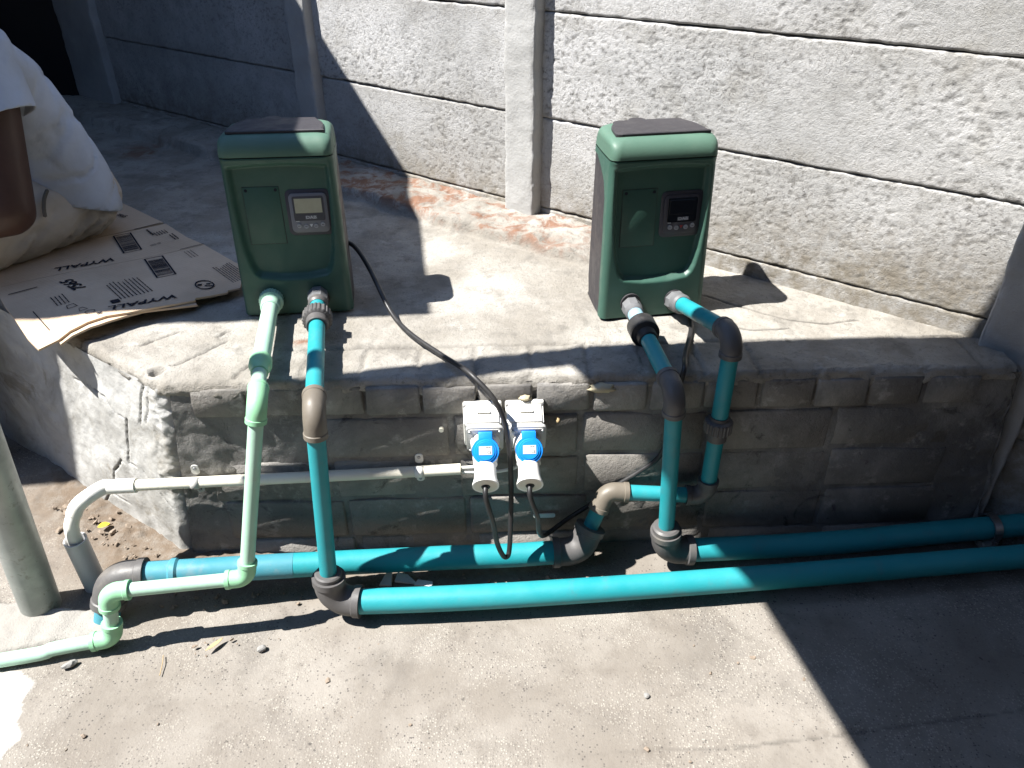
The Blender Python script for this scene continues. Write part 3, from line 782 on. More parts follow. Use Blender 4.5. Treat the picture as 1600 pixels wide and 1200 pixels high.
def pump_front_details(root, bez, screen, red):
    th = math.atan2(.016, .33)
    def fr(x, z, out): return Matrix.Translation((x, recess_y(z)-out, z)) @ Matrix.Rotation(R(90)-th, 4, 'X')
    # access panel with two screws
    c = fr(-.043, .222, .0008)
    o = bm_obj('access_panel', box_bm(.074, .122, .003, .0012, 2, c), M['pump_green'], root); shade_auto(o)
    g = bm_obj('panel_gap', box_bm(.0765, .1245, .0022, .0005, 1, fr(-.043, .222, -.0002)), M['pump_dark'], root)
    for sx in (-.03, .03):
        s = fr(-.043+sx, .276, .0024)
        b = bmesh.new(); bmesh.ops.create_cone(b, cap_ends=True, segments=14, radius1=.0036, radius2=.003, depth=.0012, matrix=s)
        bm_obj('screw', b, M['print_black'], o)
    # display unit: dark surround, bezel, glass, buttons
    cx, cz = .050, .226
    su = bm_obj('display_surround', rounded_slab(.092, .098, .004, .012, fr(cx, cz, .001)), M['panel_dark'], root); shade_auto(su)
    be = bm_obj('display_bezel', rounded_slab(.078, .084, .006, .010, fr(cx, cz, .0035)), bez, root); shade_auto(be)
    bk = bm_obj('display_window', rounded_slab(.064, .052, .0012, .004, fr(cx, cz+.010, .0068)), M['panel_dark'] if screen is not M['lcd_off'] else M['lcd_off'], be)
    sc = bm_obj('screen', box_bm(.056, .031, .001, .0004, 1, fr(cx, cz+.0165, .0077)), screen, be)
    bm_obj('logo_plate', box_bm(.024, .0075, .0006, 0, 1, fr(cx+.003, cz-.0085, .0078)), M['panel_grey'], be)
    text_obj('logo_lettering', 'DAB', .0088, M['print_white'], be, fr(cx+.003, cz-.0085, .0083), .0001, 0, 1.25)
    for k, (bx_, bz_) in enumerate(((-.024, -.0265), (-.0095, -.028), (.011, -.0275), (.0255, -.0245))):
        b = bmesh.new(); bmesh.ops.create_cone(b, cap_ends=True, segments=20, radius1=.0052, radius2=.0045, depth=.003, matrix=fr(cx+bx_, cz+bz_, .0072))
        q = bm_obj('button', b, M['button'], be); shade_auto(q)
        bm_obj('button_mark', box_bm(.0045, .0009, .0004, 0, 1, fr(cx+bx_, cz+bz_, .0089)), M['panel_dark'], q)
    t = fr(cx+.001, cz-.0265, .0069)
    mesh_obj('warning_triangle', [t @ Vector(p) for p in ((-.0035, .003, 0), (.0035, .003, 0), (0, -.0035, 0), (-.0035, .003, -.001), (.0035, .003, -.001), (0, -.0035, -.001))], [(0, 2, 1), (3, 4, 5), (0, 1, 4, 3), (1, 2, 5, 4), (2, 0, 3, 5)], M['red'] if red else M['print_white'], be, False)
    for sx, sz in ((-.026, -.0165), (.0265, -.0145)):
        bm_obj('indicator', box_bm(.007, .0018, .0004, 0, 1, fr(cx+sx, cz+sz, .0067)), M['print_white'], be)
    # two outlet openings in the lower front
    for sx in (-.052, .048):
        tube('outlet_ring', [(sx, -.002, .038), (sx, .012, .038)], .0225, M['pump_dark'], root, 28)
def rounded_slab(wd, ht, th, r, Mx, n=6):
    bm = bmesh.new(); vs_ = []
    for cx, cy, a0 in ((wd/2-r, ht/2-r, 0), (-wd/2+r, ht/2-r, 90), (-wd/2+r, -ht/2+r, 180), (wd/2-r, -ht/2+r, 270)):
        for k in range(n+1):
            a = R(a0+90*k/n); vs_.append((cx+r*math.cos(a), cy+r*math.sin(a)))
    lo = [bm.verts.new((x, y, -th/2)) for x, y in vs_]; mid = [bm.verts.new((x, y, th/2-th*.2)) for x, y in vs_]
    s = 1-th*.5/max(wd, ht); hi = [bm.verts.new((x*s, y*s, th/2)) for x, y in vs_]; m = len(vs_)
    for A_, B_ in ((lo, mid), (mid, hi)):
        for i in range(m): bm.faces.new((A_[i], A_[(i+1) % m], B_[(i+1) % m], B_[i]))
    bm.faces.new(hi); bm.faces.new(lo[::-1])
    bmesh.ops.transform(bm, matrix=Mx, verts=bm.verts); bmesh.ops.recalc_face_normals(bm, faces=bm.faces); return bm
def place_pump(root, flx, fly, yaw):
    a = R(yaw); root.rotation_euler = (0, 0, a)
    root.location = (flx+math.cos(a)*PW/2, fly+math.sin(a)*PW/2, H+.001)
p1 = build_pump('booster_pump'); pump_front_details(p1, M['panel_grey'], M['lcd'], False); place_pump(p1, -.591, 1.512, 6)
tag(p1, 'green water booster pump with olive lit display beside the seated person', 'pump', 'pumps on the platform')
p2 = build_pump('booster_pump'); pump_front_details(p2, M['panel_dark'], M['lcd_off'], True); place_pump(p2, .194, 1.492, 10.5)
tag(p2, 'sunlit green water booster pump with dark blank display, right of the wall post', 'pump', 'pumps on the platform')

# ------------------------------------------------------------------ pipe runs
def nut(parent, P0, P1, r, mat, sides=8, name='hex_nut'): return lathe_along(name, P0, P1, [(0, r*.92), (.1, r), (.9, r), (1, r*.92)], mat, parent, sides=sides)
def along(a, b, f): return Vector(a)+(Vector(b)-Vector(a))*f
def union_nut(parent, P0, P1, r, mat):
    lathe_along('union_nut', P0, P1, [(0, r*.72), (.12, r*.74), (.16, r*.97), (.2, r), (.62, r), (.66, r*.92), (.68, r*.78), (.98, r*.76), (1, r*.7)], mat, parent, 96, 24, r*.06, (.2, .62))

# run 1: left pump outlet -> front main pipe going right
r1 = tag(empty('turquoise_pipe_run', (-.36, 1.07, 0)), 'turquoise pipe from the olive-display pump dropping to the front floor pipe', 'pipe')
def kid(o, p): return reparent(o, p)
A = Vector((-.4258, 1.520, .503)); B = Vector((-.345, 1.095, .492)); C = Vector((-.3655, 1.062, .052)); D = Vector((1.75, 1.247, .05))
def runpipe(nm, pts, r, mat, parent, n=28, t0=0, t1=0):
    pts = [Vector(p) for p in pts]
    while t0 and len(pts) > 2 and (pts[1]-pts[0]).length <= t0: t0 -= (pts[1]-pts[0]).length; pts.pop(0)
    while t1 and len(pts) > 2 and (pts[-2]-pts[-1]).length <= t1: t1 -= (pts[-2]-pts[-1]).length; pts.pop()
    if t0: pts[0] = pts[0]+(pts[1]-pts[0]).normalized()*t0
    if t1: pts[-1] = pts[-1]+(pts[-2]-pts[-1]).normalized()*t1
    return kid(tube(nm, pts, r, mat, None, n), parent)
def runelbow(P, A_, B_, r, mat, parent, **kw):
    nm = kw.pop('nm', 'elbow'); return kid(elbow(nm, P, A_, B_, r, mat, None, **kw), parent)
def runnut(parent, P0, P1, r, mat, sides=8):
    o = nut(None, P0, P1, r, mat, sides); kid(o, parent)
def rununion(parent, P0, P1, r, mat):
    n0 = len(COL.objects); o = lathe_along('union_nut', P0, P1, [(0, r*.70), (.12, r*.72), (.16, r*.97), (.2, r), (.60, r), (.64, r*.92), (.66, r*.80), (.97, r*.78), (1, r*.72)], mat, None, 96, 22, r*.07, (.2, .60)); kid(o, parent)
d = (B-A).normalized()
runnut(r1, A-d*.01, A+d*.030, .0225, M['lgrey_fit'])
kid(lathe_along('collar', A+d*.030, A+d*.046, [(0, .021), (.7, .021), (1, .0175)], M['grey_fit'], None), r1)
runpipe('pipe', [A, B], .0165, M['turq'], r1, t1=.036)
rununion(r1, A+d*.075, A+d*.135, .029, M['grey_fit'])
runelbow(B, A, C, .0205, M['brown_fit'], r1, L=.052, rim=.0015, rb=.030)
runpipe('pipe', [B, C], .0165, M['turq'], r1, t0=.036, t1=.05)
Dm = Vector((0.0, 1.0755, .051)); 
mp = smooth_path([C, (-.31, 1.058, .051), (0, 1.0755, .050), (.55, 1.125, .05), (1.10, 1.183, .05), D], 6)
runelbow(C, B, Vector((-.31, 1.0585, .051)), .030, M['grey_fit'], r1, L=.062, rim=.003, rb=.042)
kid(lathe_along('reducer_bush', along(C, B, .135), along(C, B, .165), [(0, .027), (.8, .027), (1, .024)], M['grey_fit'], None), r1)
runpipe('main_pipe', mp, .0255, M['turq'], r1, 32, t0=.05)

# run 2: right pump left outlet -> rear main pipe going right
r2 = tag(empty('turquoise_pipe_run', (.33, 1.19, 0)), 'turquoise pipe from the blank-display pump\'s left outlet to the clamped rear floor pipe', 'pipe')
A = Vector((.2595, 1.504, .489)); B = Vector((.3010, 1.180, .476)); C = Vector((.3300, 1.196, .056)); D = Vector((1.75, 1.352, .05))
d = (B-A).normalized()
runnut(r2, A-d*.008, A+d*.024, .0215, M['lgrey_fit'])
kid(lathe_along('collar', A+d*.024, A+d*.040, [(0, .020), (.8, .020), (1, .017)], M['lgrey_fit'], None), r2)
M['pale_turq'] = m_plastic('whitened_turquoise', (.20, .36, .45), .5, .4, (.08, .12, .16), fade=(.30, .44, .50))
runpipe('pipe', [A, along(A, B, .34)], .0165, M['pale_turq'], r2)
runpipe('pipe', [along(A, B, .34), B], .0165, M['turq'], r2, t1=.036)
o = lathe_along('rubber_union', along(A, B, .25), along(A, B, .45), [(0, .024), (.06, .030), (.62, .030), (.68, .021), (.97, .020), (1, .018)], M['black_rub'], None, 48); kid(o, r2)
runelbow(B, A, C, .0205, M['grey_fit'], r2, L=.052, rim=.0015, rb=.030)
runpipe('pipe', [B, C], .0165, M['turq'], r2, t0=.036, t1=.05)
C2 = Vector((.40, 1.2015, .051))
runelbow(C, B, C2, .030, M['grey_fit'], r2, L=.060, rim=.003, rb=.040)
kid(lathe_along('reducer_bush', along(C, B, .135), along(C, B, .175), [(0, .0285), (.8, .0285), (1, .024)], M['grey_fit'], None), r2)
runpipe('main_pipe', smooth_path([C, C2, (.70, 1.2235, .05), (1.0, 1.262, .05), D], 6), .0255, M['turq'], r2, 32, t0=.05)

# run 3: right pump right outlet -> loop -> rear-left main pipe going left and into the floor
r3 = tag(empty('turquoise_pipe_run', (.15, 1.19, 0)), 'turquoise pipe looping from the blank-display pump\'s right outlet left into the faded floor pipe', 'pipe')
A = Vector((.357, 1.527, .491)); B = Vector((.413, 1.249, .560)); C = Vector((.4117, 1.238, .173)); D = Vector((.200, 1.238, .185)); E_ = Vector((.146, 1.190, .060))
G = Vector((-.800, 1.078, .100)); Gd = Vector((-.842, 1.030, -.06))
d = (B-A).normalized()
runnut(r3, A-d*.008, A+d*.026, .0235, M['lgrey_fit'])
kid(lathe_along('collar', A+d*.026, A+d*.052, [(0, .022), (.8, .022), (1, .018)], M['lgrey_fit'], None), r3)
runpipe('pipe', [A, B], .0165, M['turq'], r3, t1=.034)
runelbow(B, A, C, .0205, M['grey_fit'], r3, L=.048, rim=.0015, rb=.030)
runpipe('pipe', [B, C], .0165, M['turq'], r3, t0=.034, t1=.030)
rununion(r3, along(B, C, .475), along(B, C, .62), .0265, M['grey_fit'])
runelbow(C, B, D, .020, M['grey_fit'], r3, L=.044, rim=.0015, rb=.028)
runpipe('pipe', [C, D], .0165, M['turq'], r3, t0=.030, t1=.030)
runelbow(D, C, E_, .0205, M['brown_fit'], r3, L=.046, rim=.0015, rb=.028)
runpipe('pipe', [D, E_], .0165, M['turq'], r3, t0=.030, t1=.045)
E2 = Vector((.06, 1.180, .062))
runelbow(E_, D, E2, .030, M['grey_fit'], r3, L=.060, rim=.003, rb=.042)
lp = smooth_path([E_, E2, (0, 1.1745, .062), (-.13, 1.163, .067)], 6); runpipe('main_pipe', lp+smooth_path([(-.13, 1.163, .067), (-.30, 1.145, .074), (-.46, 1.125, .083)], 6)[1:], .0252, M['turq'], r3, 32, t0=.05)
runpipe('faded_pipe', smooth_path([(-.45, 1.126, .0825), (-.58, 1.108, .090), (-.72, 1.088, .0985), G], 6), .0256, M['turq_old'], r3, 32, t1=.05)
kid(lathe_along('weld_collar', (-.672, 1.0945, .0955), (-.690, 1.092, .0965), [(0, .0262), (.25, .030), (.75, .030), (1, .0262)], M['turq_old'], None), r3)
runelbow(G, (-.72, 1.088, .0985), Gd, .0315, M['grey_fit'], r3, L=.066, rim=.0025, rb=.045)
runpipe('faded_pipe', [G, Gd], .0245, M['turq_old'], r3, t0=.055)

# run 4: mint green run
r4 = tag(empty('green_pipe_run', (-.51, 1.03, 0)), 'pale mint green pipe from the olive-display pump zigzagging to the left floor', 'pipe')
A = Vector((-.5284, 1.517, .496)); B = Vector((-.4785, 1.245, .497)); C = Vector((-.4440, 1.108, .508)); D = Vector((-.5093, 1.0328, .146)); E_ = Vector((-.760, .9977, .146)); F_ = Vector((-.776, .986, .030)); G = Vector((-1.6, .83, .012))
d = (B-A).normalized()
kid(lathe_along('threaded_socket', A-d*.006, A+d*.045, [(0, .0235), (.05, .025), (.42, .025), (.46, .021), (.95, .0205), (1, .018)], M['mint'], None, 72, 26, .0012, (.05, .42)), r4)
runpipe('pipe', [A, B], .0168, M['mint'], r4)
d2 = (C-B).normalized()
kid(lathe_along('reducing_coupling', B-d*.014, B+d2*.040, [(0, .021), (.45, .0215), (.5, .020), (.62, .0165), (.98, .0160), (1, .014)], M['mint_fit'], None), r4)
runpipe('pipe', [B, C], .0134, M['mint'], r4, t1=.03)
runelbow(C, B, D, .0178, M['mint_fit'], r4, L=.044, rim=.0012, rb=.03)
runpipe('pipe', [C, D], .0134, M['mint'], r4, t0=.03, t1=.026)
runelbow(D, C, E_, .0172, M['mint_fit'], r4, L=.038, rim=.0014, rb=.022)
runpipe('pipe', [D, E_], .0134, M['mint'], r4, t0=.026, t1=.028)
runelbow(E_, D, F_, .0178, M['mint_fit'], r4, L=.040, rim=.0014, rb=.024)
runpipe('pipe', [E_, F_], .0134, M['mint'], r4, t0=.028, t1=.028)
runelbow(F_, E_, Vector((-.978, .944, .020)), .0178, M['mint_fit'], r4, L=.040, rim=.0014, rb=.024)
runpipe('pipe', smooth_path([F_, (-.88, .966, .024), (-.978, .944, .017), G], 6), .0138, M['mint'], r4, t0=.028)

# pipe bracket that holds the rear pipe at the right
br = tag(empty('pipe_clamp', (1.072, 1.273, 0)), 'grey metal strap clamp round the rear turquoise pipe at the right', 'clamp')
cc = Vector((1.072, 1.2712, .05)); ax = Vector((.98, .13, 0)).normalized(); nrm = Vector((-ax.y, ax.x, 0))
pts = []
for k in range(25):
    a = R(-30+240*k/24); pts.append(cc+nrm*math.cos(a)*.029+Vector((0, 0, 1))*math.sin(a)*.029)
V = []; F = []
for i, p in enumerate(pts):
    rad = (p-cc).normalized()
    for s_, q in ((-.009, 0), (.009, 0), (.009, .004), (-.009, .004)): V.append(p+ax*s_+rad*q)
for i in range(len(pts)-1):
    for k in range(4): F.append((i*4+k, i*4+(k+1) % 4, (i+1)*4+(k+1) % 4, (i+1)*4+k))
kid(mesh_obj('strap', V, F, M['steel'], None, False), br)
kid(box('bracket_foot', cc+Vector((.0, .0, -.04)), (.03, .05, .022), M['galv'], None, .003), br)
kid(lathe_along('bolt', cc-nrm*.03+Vector((0, 0, -.034)), cc-nrm*.03+Vector((0, 0, -.012)), [(0, .006), (1, .006)], M['steel'], None, sides=6), br)

# ------------------------------------------------------------------ steel post
A = Vector((-.983, 1.088, -.05)); B = Vector((-.925, 1.098, .78))
sp = tag(empty('steel_post', (-.975, 1.1, 0)), 'round weathered galvanised steel post at the left edge', 'post')
pp = [along(A, B, k/40) for k in range(41)]
kid(tube('post_tube', pp, .0375, M['galv'], None, 40), sp)
kid(lathe_along('end_cap', B-Vector((0, 0, .01)), B+Vector((0, 0, .012)), [(0, .040), (.8, .040), (1, .034)], M['galv'], None, 40), sp)

# ------------------------------------------------------------------ white conduit, sleeve and saddles
def fpt(s, z, out=0): p = Cn+E1*s+NF*out; return Vector((p.x, p.y, z))
cd = tag(empty('electrical_conduit', fpt(.2, 0)), 'cream plastic conduit along the front of the platform with two saddles', 'conduit')
c0 = fpt(.567, .240, .016); c1 = fpt(-.155, .2155, .016)
kid(tube('conduit_pipe', [c0, along(c0, c1, .3)+Vector((0, 0, -.001)), along(c0, c1, .7), c1], .0118, M['cream_pl'], None, 24), cd)
bend = smooth_path([c1+(c1-c0).normalized()*-.05, c1, c1+Vector((-.016, -.004, .001)), (-.866, 1.186, .214), (-.882, 1.172, .203), (-.890, 1.164, .188)], 7)
kid(tube('bend', bend, .0155, M['white_pl'], None, 24), cd)
bend2 = smooth_path([(-.886, 1.168, .195), (-.895, 1.160, .176), (-.900, 1.155, .155), (-.900, 1.152, .125), (-.898, 1.151, .06)], 7)
kid(tube('lower_bend', bend2, .0142, M['white_pl'], None, 24), cd)
for s_ in (.018, .481):
    p = fpt(s_, .2205+s_*.034, .016)
    nz = 22; V = []; F = []
    for i in range(nz):
        a = R(-90+180*i/(nz-1)); q = p+NF*math.cos(a)*.0135+Vector((0, 0, 1))*math.sin(a)*.0135
        for e in (-.0085, .0085): V.append(q+E1*e)
    for i in range(nz-1): F.append((2*i, 2*i+1, 2*i+3, 2*i+2))
    o = mesh_obj('saddle', V, F, M['grey_pl'] if s_ < .1 else M['white_pl'], None); sm = o.modifiers.new('thick', 'SOLIDIFY'); sm.thickness = .002; kid(o, cd)  # left saddle greyer: its shade is put into the colour
    for dz in (-.024, .024):
        t = rounded_slab(.017, .024, .003, .0075, Matrix.Translation(p-NF*.0125+Vector((0, 0, dz))) @ Matrix.Rotation(BA, 4, 'Z') @ Matrix.Rotation(R(90), 4, 'X'))
        q = bm_obj('saddle_tab', t, M['grey_pl'] if s_ < .1 else M['white_pl'], None); q = kid(q, o)
        b = bmesh.new(); bmesh.ops.create_cone(b, cap_ends=True, segments=12, radius1=.0038, radius2=.003, depth=.0025, matrix=Matrix.Translation(p-NF*.010+Vector((0, 0, dz*1.15))) @ Matrix.Rotation(BA, 4, 'Z') @ Matrix.Rotation(R(90), 4, 'X'))
        kid(bm_obj('screw', b, M['steel'], None), o)
sl_ = tag(empty('conduit_sleeve', (-.893, 1.149, 0)), 'short pale grey plastic sleeve pipe rising from the floor', 'sleeve')
th = []
a0 = Vector((-.892, 1.148, -.03)); a1 = Vector((-.900, 1.152, .130))
V = []; F = []; n = 32
for (c, r) in ((a0, .0225), (a1, .0225), (a1, .0195), (along(a0, a1, .5), .0195)):
    for k in range(n): a = 2*math.pi*k/n; V.append(c+Vector((math.cos(a)*r, math.sin(a)*r, 0)))
for i in range(3):
    for k in range(n): F.append((i*n+k, i*n+(k+1) % n, (i+1)*n+(k+1) % n, (i+1)*n+k))
o = mesh_obj('sleeve_tube', V, F, M['grey_sleeve'], None); shade_auto(o); kid(o, sl_)

# ------------------------------------------------------------------ sockets with plugs
def socket(s0, zc, name, label):
    root = tag(empty(name, fpt(s0, 0)), label, 'socket', 'industrial sockets on the platform front')
    Fm = Matrix.Translation(fpt(s0, zc)) @ Matrix.Rotation(BA, 4, 'Z')      # local: x right, -y out, z up
    tl = 16
    def add(nm, bm, mat, par=None, auto=True):
        o = bm_obj(nm, bm, mat, None)
        if auto: shade_auto(o)
        return kid(o, par or root)
    add('back_box', box_bm(.077, .014, .104, .004, 2, Fm @ Matrix.Translation((0, -.007, 0))), M['white_pl'])
    # wedge body from back plate to inclined front
    ya, yb = -.013, -.060
    v = [(-.036, ya, .050), (.036, ya, .050), (-.036, ya, -.046), (.036, ya, -.046), (-.036, yb+.006, .030), (.036, yb+.006, .030), (-.036, yb+.030, -.044), (.036, yb+.030, -.044)]
    bm = bmesh.new(); vv = [bm.verts.new(Fm @ Vector(p)) for p in v]
    for f in ((0, 1, 5, 4), (4, 5, 7, 6), (6, 7, 3, 2), (0, 4, 6, 2), (1, 3, 7, 5), (0, 2, 3, 1)): bm.faces.new([vv[i] for i in f])
    bmesh.ops.recalc_face_normals(bm, faces=bm.faces); bmesh.ops.bevel(bm, geom=bm.edges[:], offset=.004, segments=3, affect='EDGES')
    add('box_body', bm, M['white_pl'])
    for sx in (-.034, .034):
        for sz in (-.044, .044):
            b = bmesh.new(); bmesh.ops.create_cone(b, cap_ends=True, segments=12, radius1=.004, radius2=.0035, depth=.003, matrix=Fm @ Matrix.Translation((sx, -.0148, sz)) @ Matrix.Rotation(R(90), 4, 'X'))
            add('mount_screw', b, M['steel'])
    for (hx, hz) in ((0, 1), ):
        add('knockout', rounded_slab(.028, .005, .0012, .002, Fm @ Matrix.Translation((.002, -.033, .0446)) @ Matrix.Rotation(R(23), 4, 'X')), M['cream_pl'])
    # inclined front flange: normal points out and down
    PM = Fm @ Matrix.Translation((.004, -.050, -.008)) @ Matrix.Rotation(R(90+tl), 4, 'X')    # local z = outward normal
    add('front_flange', rounded_slab(.073, .076, .008, .010, PM), M['grey_pl'])
    add('flange_face', rounded_slab(.066, .069, .003, .008, PM @ Matrix.Translation((0, 0, .0045))), M['grey_pl'])
    for sx in (-.029, .029):
        for sy in (-.029, .029):
            b = bmesh.new(); bmesh.ops.create_cone(b, cap_ends=True, segments=12, radius1=.0035, radius2=.0028, depth=.003, matrix=PM @ Matrix.Translation((sx, sy, .007)))
            add('flange_screw', b, M['steel'])
    b = bmesh.new(); bmesh.ops.create_cone(b, cap_ends=True, segments=40, radius1=.029, radius2=.027, depth=.022, matrix=PM @ Matrix.Translation((0, -.001, .015)))
    add('socket_collar', b, M['white_pl'])
    # hinged blue lid lying on the plug
    add('lid_hinge', box_bm(.028, .010, .016, .002, 2, PM @ Matrix.Translation((.001, .026, .014))), M['blue_pl'])
    LM = PM @ Matrix.Translation((.001, .0205, .043)) @ Matrix.Rotation(R(-52), 4, 'X')        # lid plane, its z = up from plug
    bm = bmesh.new(); bmesh.ops.create_cone(bm, cap_ends=True, segments=48, radius1=.0265, radius2=.0255, depth=.009, matrix=LM @ Matrix.Translation((0, -.002, .0005)))
    lid = add('blue_lid', bm, M['blue_pl'])
    add('lid_strap', box_bm(.027, .028, .007, .002, 2, LM @ Matrix.Translation((0, .020, .0005))), M['blue_pl'], lid)
    add('lid_catch', box_bm(.020, .014, .007, .003, 2, LM @ Matrix.Translation((0, -.026, -.001))), M['blue_pl'], lid)
    b = bmesh.new(); bmesh.ops.create_cone(b, cap_ends=True, segments=40, radius1=.0222, radius2=.0205, depth=.003, matrix=LM @ Matrix.Translation((0, -.002, .0064)))
    add('lid_ring', b, M['blue_pl'], lid)
    b = bmesh.new(); bmesh.ops.create_cone(b, cap_ends=True, segments=40, radius1=.0185, radius2=.0172, depth=.0024, matrix=LM @ Matrix.Translation((0, -.002, .0086)))
    add('lid_disc', b, M['blue_pl'], lid)
    add('rating_label', box_bm(.025, .0165, .0006, 0, 1, LM @ Matrix.Translation((0, -.001, .0102))), M['sticker'], lid, False)
    t = text_obj('label_mark', 'CE', .0068, M['print_black'], None, LM @ Matrix.Translation((.0075, -.0055, .0107)), .00005); kid(t, lid)
    t = text_obj('label_mark', '16A-6h', .0032, M['print_black'], None, LM @ Matrix.Translation((.005, .0045, .0107)), .00005); kid(t, lid)
    return PM
def plug(PM, cord_pts, label):
    ax0 = PM @ Vector((0, -.004, .018)); ax1 = PM @ Vector((0, -.010, .106))
    root = tag(empty('power_cord', (ax1.x, ax1.y, 0)), label, 'power cord')
    dv = (ax1-ax0)
    o = lathe_along('plug_body', ax0, ax1, [(0, .0245), (.30, .0245), (.42, .0225), (.46, .0235), (.50, .0205), (.80, .0215), (.97, .0255), (1, .0255)], M['white_pl'], None, 48); kid(o, root)
    q = lathe_along('cable_gland', ax1-dv*.002, ax1+dv*.012, [(0, .022), (.3, .022), (1, .019)], M['cream_pl'], None, 40); kid(q, root)
    q2 = lathe_along('gland_ring', ax1+dv*.010, ax1+dv*.03, [(0, .0088), (1, .0078)], M['black_rub'], None, 30); kid(q2, root)
    start = ax1+dv*.0
    pts = smooth_path([start, ax1+dv*.18+Vector((0, 0, -.012))]+cord_pts, 8)
    kid(tube('cable', pts, .0052, M['cable'], None, 14), root)
    return root
PM1 = socket(.615, .352, 'industrial_socket', 'left white surface socket box with blue lid and plug')
PM2 = socket(.699, .352, 'industrial_socket', 'right white surface socket box with blue lid and plug')
plug(PM1, [Vector(p) for p in ((-.0375, 1.103, .225), (-.030, 1.118, .155), (-.020, 1.128, .112), (-.012, 1.132, .100), (-.006, 1.136, .112), (-.003, 1.150, .17), (-.002, 1.180, .265), (-.009, 1.192, .370), (-.030, 1.202, .437), (-.073, 1.235, .474), (-.105, 1.28, .472), (-.142, 1.33, .466), (-.216, 1.42, .466), (-.266, 1.50, .475), (-.324, 1.60, .535), (-.365, 1.655, .565), (-.40, 1.67, .57))],
     'black power cord with white plug looping from left socket to the olive-display pump')
plug(PM2, [Vector(p) for p in ((.0495, 1.105, .235), (.054, 1.125, .180), (.064, 1.165, .128), (.086, 1.212, .098), (.125, 1.245, .104), (.173, 1.255, .136), (.219, 1.2605, .178), (.270, 1.262, .220), (.307, 1.263, .258), (.322, 1.263, .321), (.327, 1.262, .40), (.330, 1.262, .44), (.336, 1.272, .472), (.352, 1.34, .463), (.385, 1.45, .462), (.394, 1.53, .462))],
     'black power cord with white plug climbing from right socket to the blank-display pump')
# pair of white wires from the conduit to the boxes
wr = tag(empty('socket_wire', fpt(.58, .2)), 'thin white wires from the conduit end to both socket boxes', 'wire')
for pts in ([fpt(.55, .243, .016), fpt(.59, .246, .018), fpt(.62, .252, .02), fpt(.64, .285, .02), fpt(.635, .30, .015)], [fpt(.55, .235, .016), fpt(.60, .234, .02), fpt(.655, .238, .022), fpt(.69, .252, .02), fpt(.70, .30, .015)]):
    kid(tube('wire', smooth_path(pts, 8), .0034, M['white_pl'], None, 10), wr)

# ------------------------------------------------------------------ flattened cardboard box
UU = Vector((.83, .557, 0)).normalized(); VV = Vector((-.60, .80, 0)).normalized()
K0 = Vector((-.958, 1.375, H+.010))
def cpt(u, v, z=0):
    # the near-left corner sags over the platform edge; the near edge lifts a little
    w_ = .008*math.sin(u*9+v*5)*.5+.006*max(0, .10-v)/.10*(1+math.sin(u*14))
    sag = -.030*max(0, (.06-u)/.10)*max(0, (.12-v)/.12)
    p = K0+UU*u+VV*v; return Vector((p.x, p.y, K0.z+.004+w_+sag+z))
def card_panel(name, poly, z, parent, th=.0045):
    """poly in (u, v); triangulated fine enough to bend"""
    us = np.linspace(-.35, .48, 84); vs_ = np.linspace(-.02, .86, 89)
    bm = bmesh.new(); P_ = [bm.verts.new((x, y, 0)) for x, y in poly]; bm.faces.new(P_)
    for k in range(1, 26):
        for co, no in (((-.35+.036*k, 0, 0), (1, 0, 0)), ((0, -.02+.036*k, 0), (0, 1, 0))):
            bmesh.ops.bisect_plane(bm, geom=bm.verts[:]+bm.edges[:]+bm.faces[:], plane_co=co, plane_no=no)
    bmesh.ops.triangulate(bm, faces=[f for f in bm.faces if len(f.verts) > 4])
    for v in bm.verts: v.co = cpt(v.co.x, v.co.y, z)
    bmesh.ops.recalc_face_normals(bm, faces=bm.faces)
    if sum(f.normal.z for f in bm.faces) < 0: bmesh.ops.reverse_faces(bm, faces=bm.faces)
    r_ = bmesh.ops.extrude_face_region(bm, geom=bm.faces[:]); 
    for e in r_['geom']:
        if isinstance(e, bmesh.types.BMVert): e.co.z += th
    bmesh.ops.recalc_face_normals(bm, faces=bm.faces)
    o = bm_obj(name, bm, M['card'], None, True); shade_auto(o, 35); return kid(o, parent)
card = tag(empty('cardboard_sheet', (K0.x, K0.y, H)), 'flattened printed cardboard box under the seated person', 'cardboard')
pA = card_panel('panel', [(-.02, .0), (.02, -.012), (.12, .004), (.16, -.006), (.30, .0), (.305, .012), (.375, .006), (.378, .016), (.405, .012), (.446, .10), (.452, .16), (.425, .326), (.0, .318), (-.05, .316), (-.045, .20), (-.03, .05)], .0055, card)
pA2 = card_panel('under_flap', [(.02, -.022), (.10, -.020), (.19, .0), (.30, -.012), (.30, .20), (.02, .20)], -.0005, card)
pB = card_panel('panel', [(-.05, .318), (.0, .320), (.425, .3285), (.405, .40), (.388, .530), (.20, .538), (-.07, .53)], .0052, card)
pC = card_panel('panel', [(-.07, .532), (.18, .540), (.385, .545), (.372, .60), (.345, .72), (.320, .82), (-.09, .81)], .0045, card)
def cmat(u, v, ang, z=.0118):
    p = cpt(u, v, z); e = .004
    du = (cpt(u+e, v)-cpt(u-e, v)).normalized(); dv = (cpt(u, v+e)-cpt(u, v-e)).normalized(); nn = du.cross(dv).normalized()
    dv = nn.cross(du)
    m = Matrix((du, dv, nn)).transposed().to_4x4(); m.translation = p
    return m @ Matrix.Rotation(R(ang), 4, 'Z')
def ctext(sx, size, u, v, ang, par, shear=0, wide=1): kid(text_obj('printed_lettering', sx, size, M['print_black'], None, cmat(u, v, ang), .00015, shear, wide, size*.022), par)
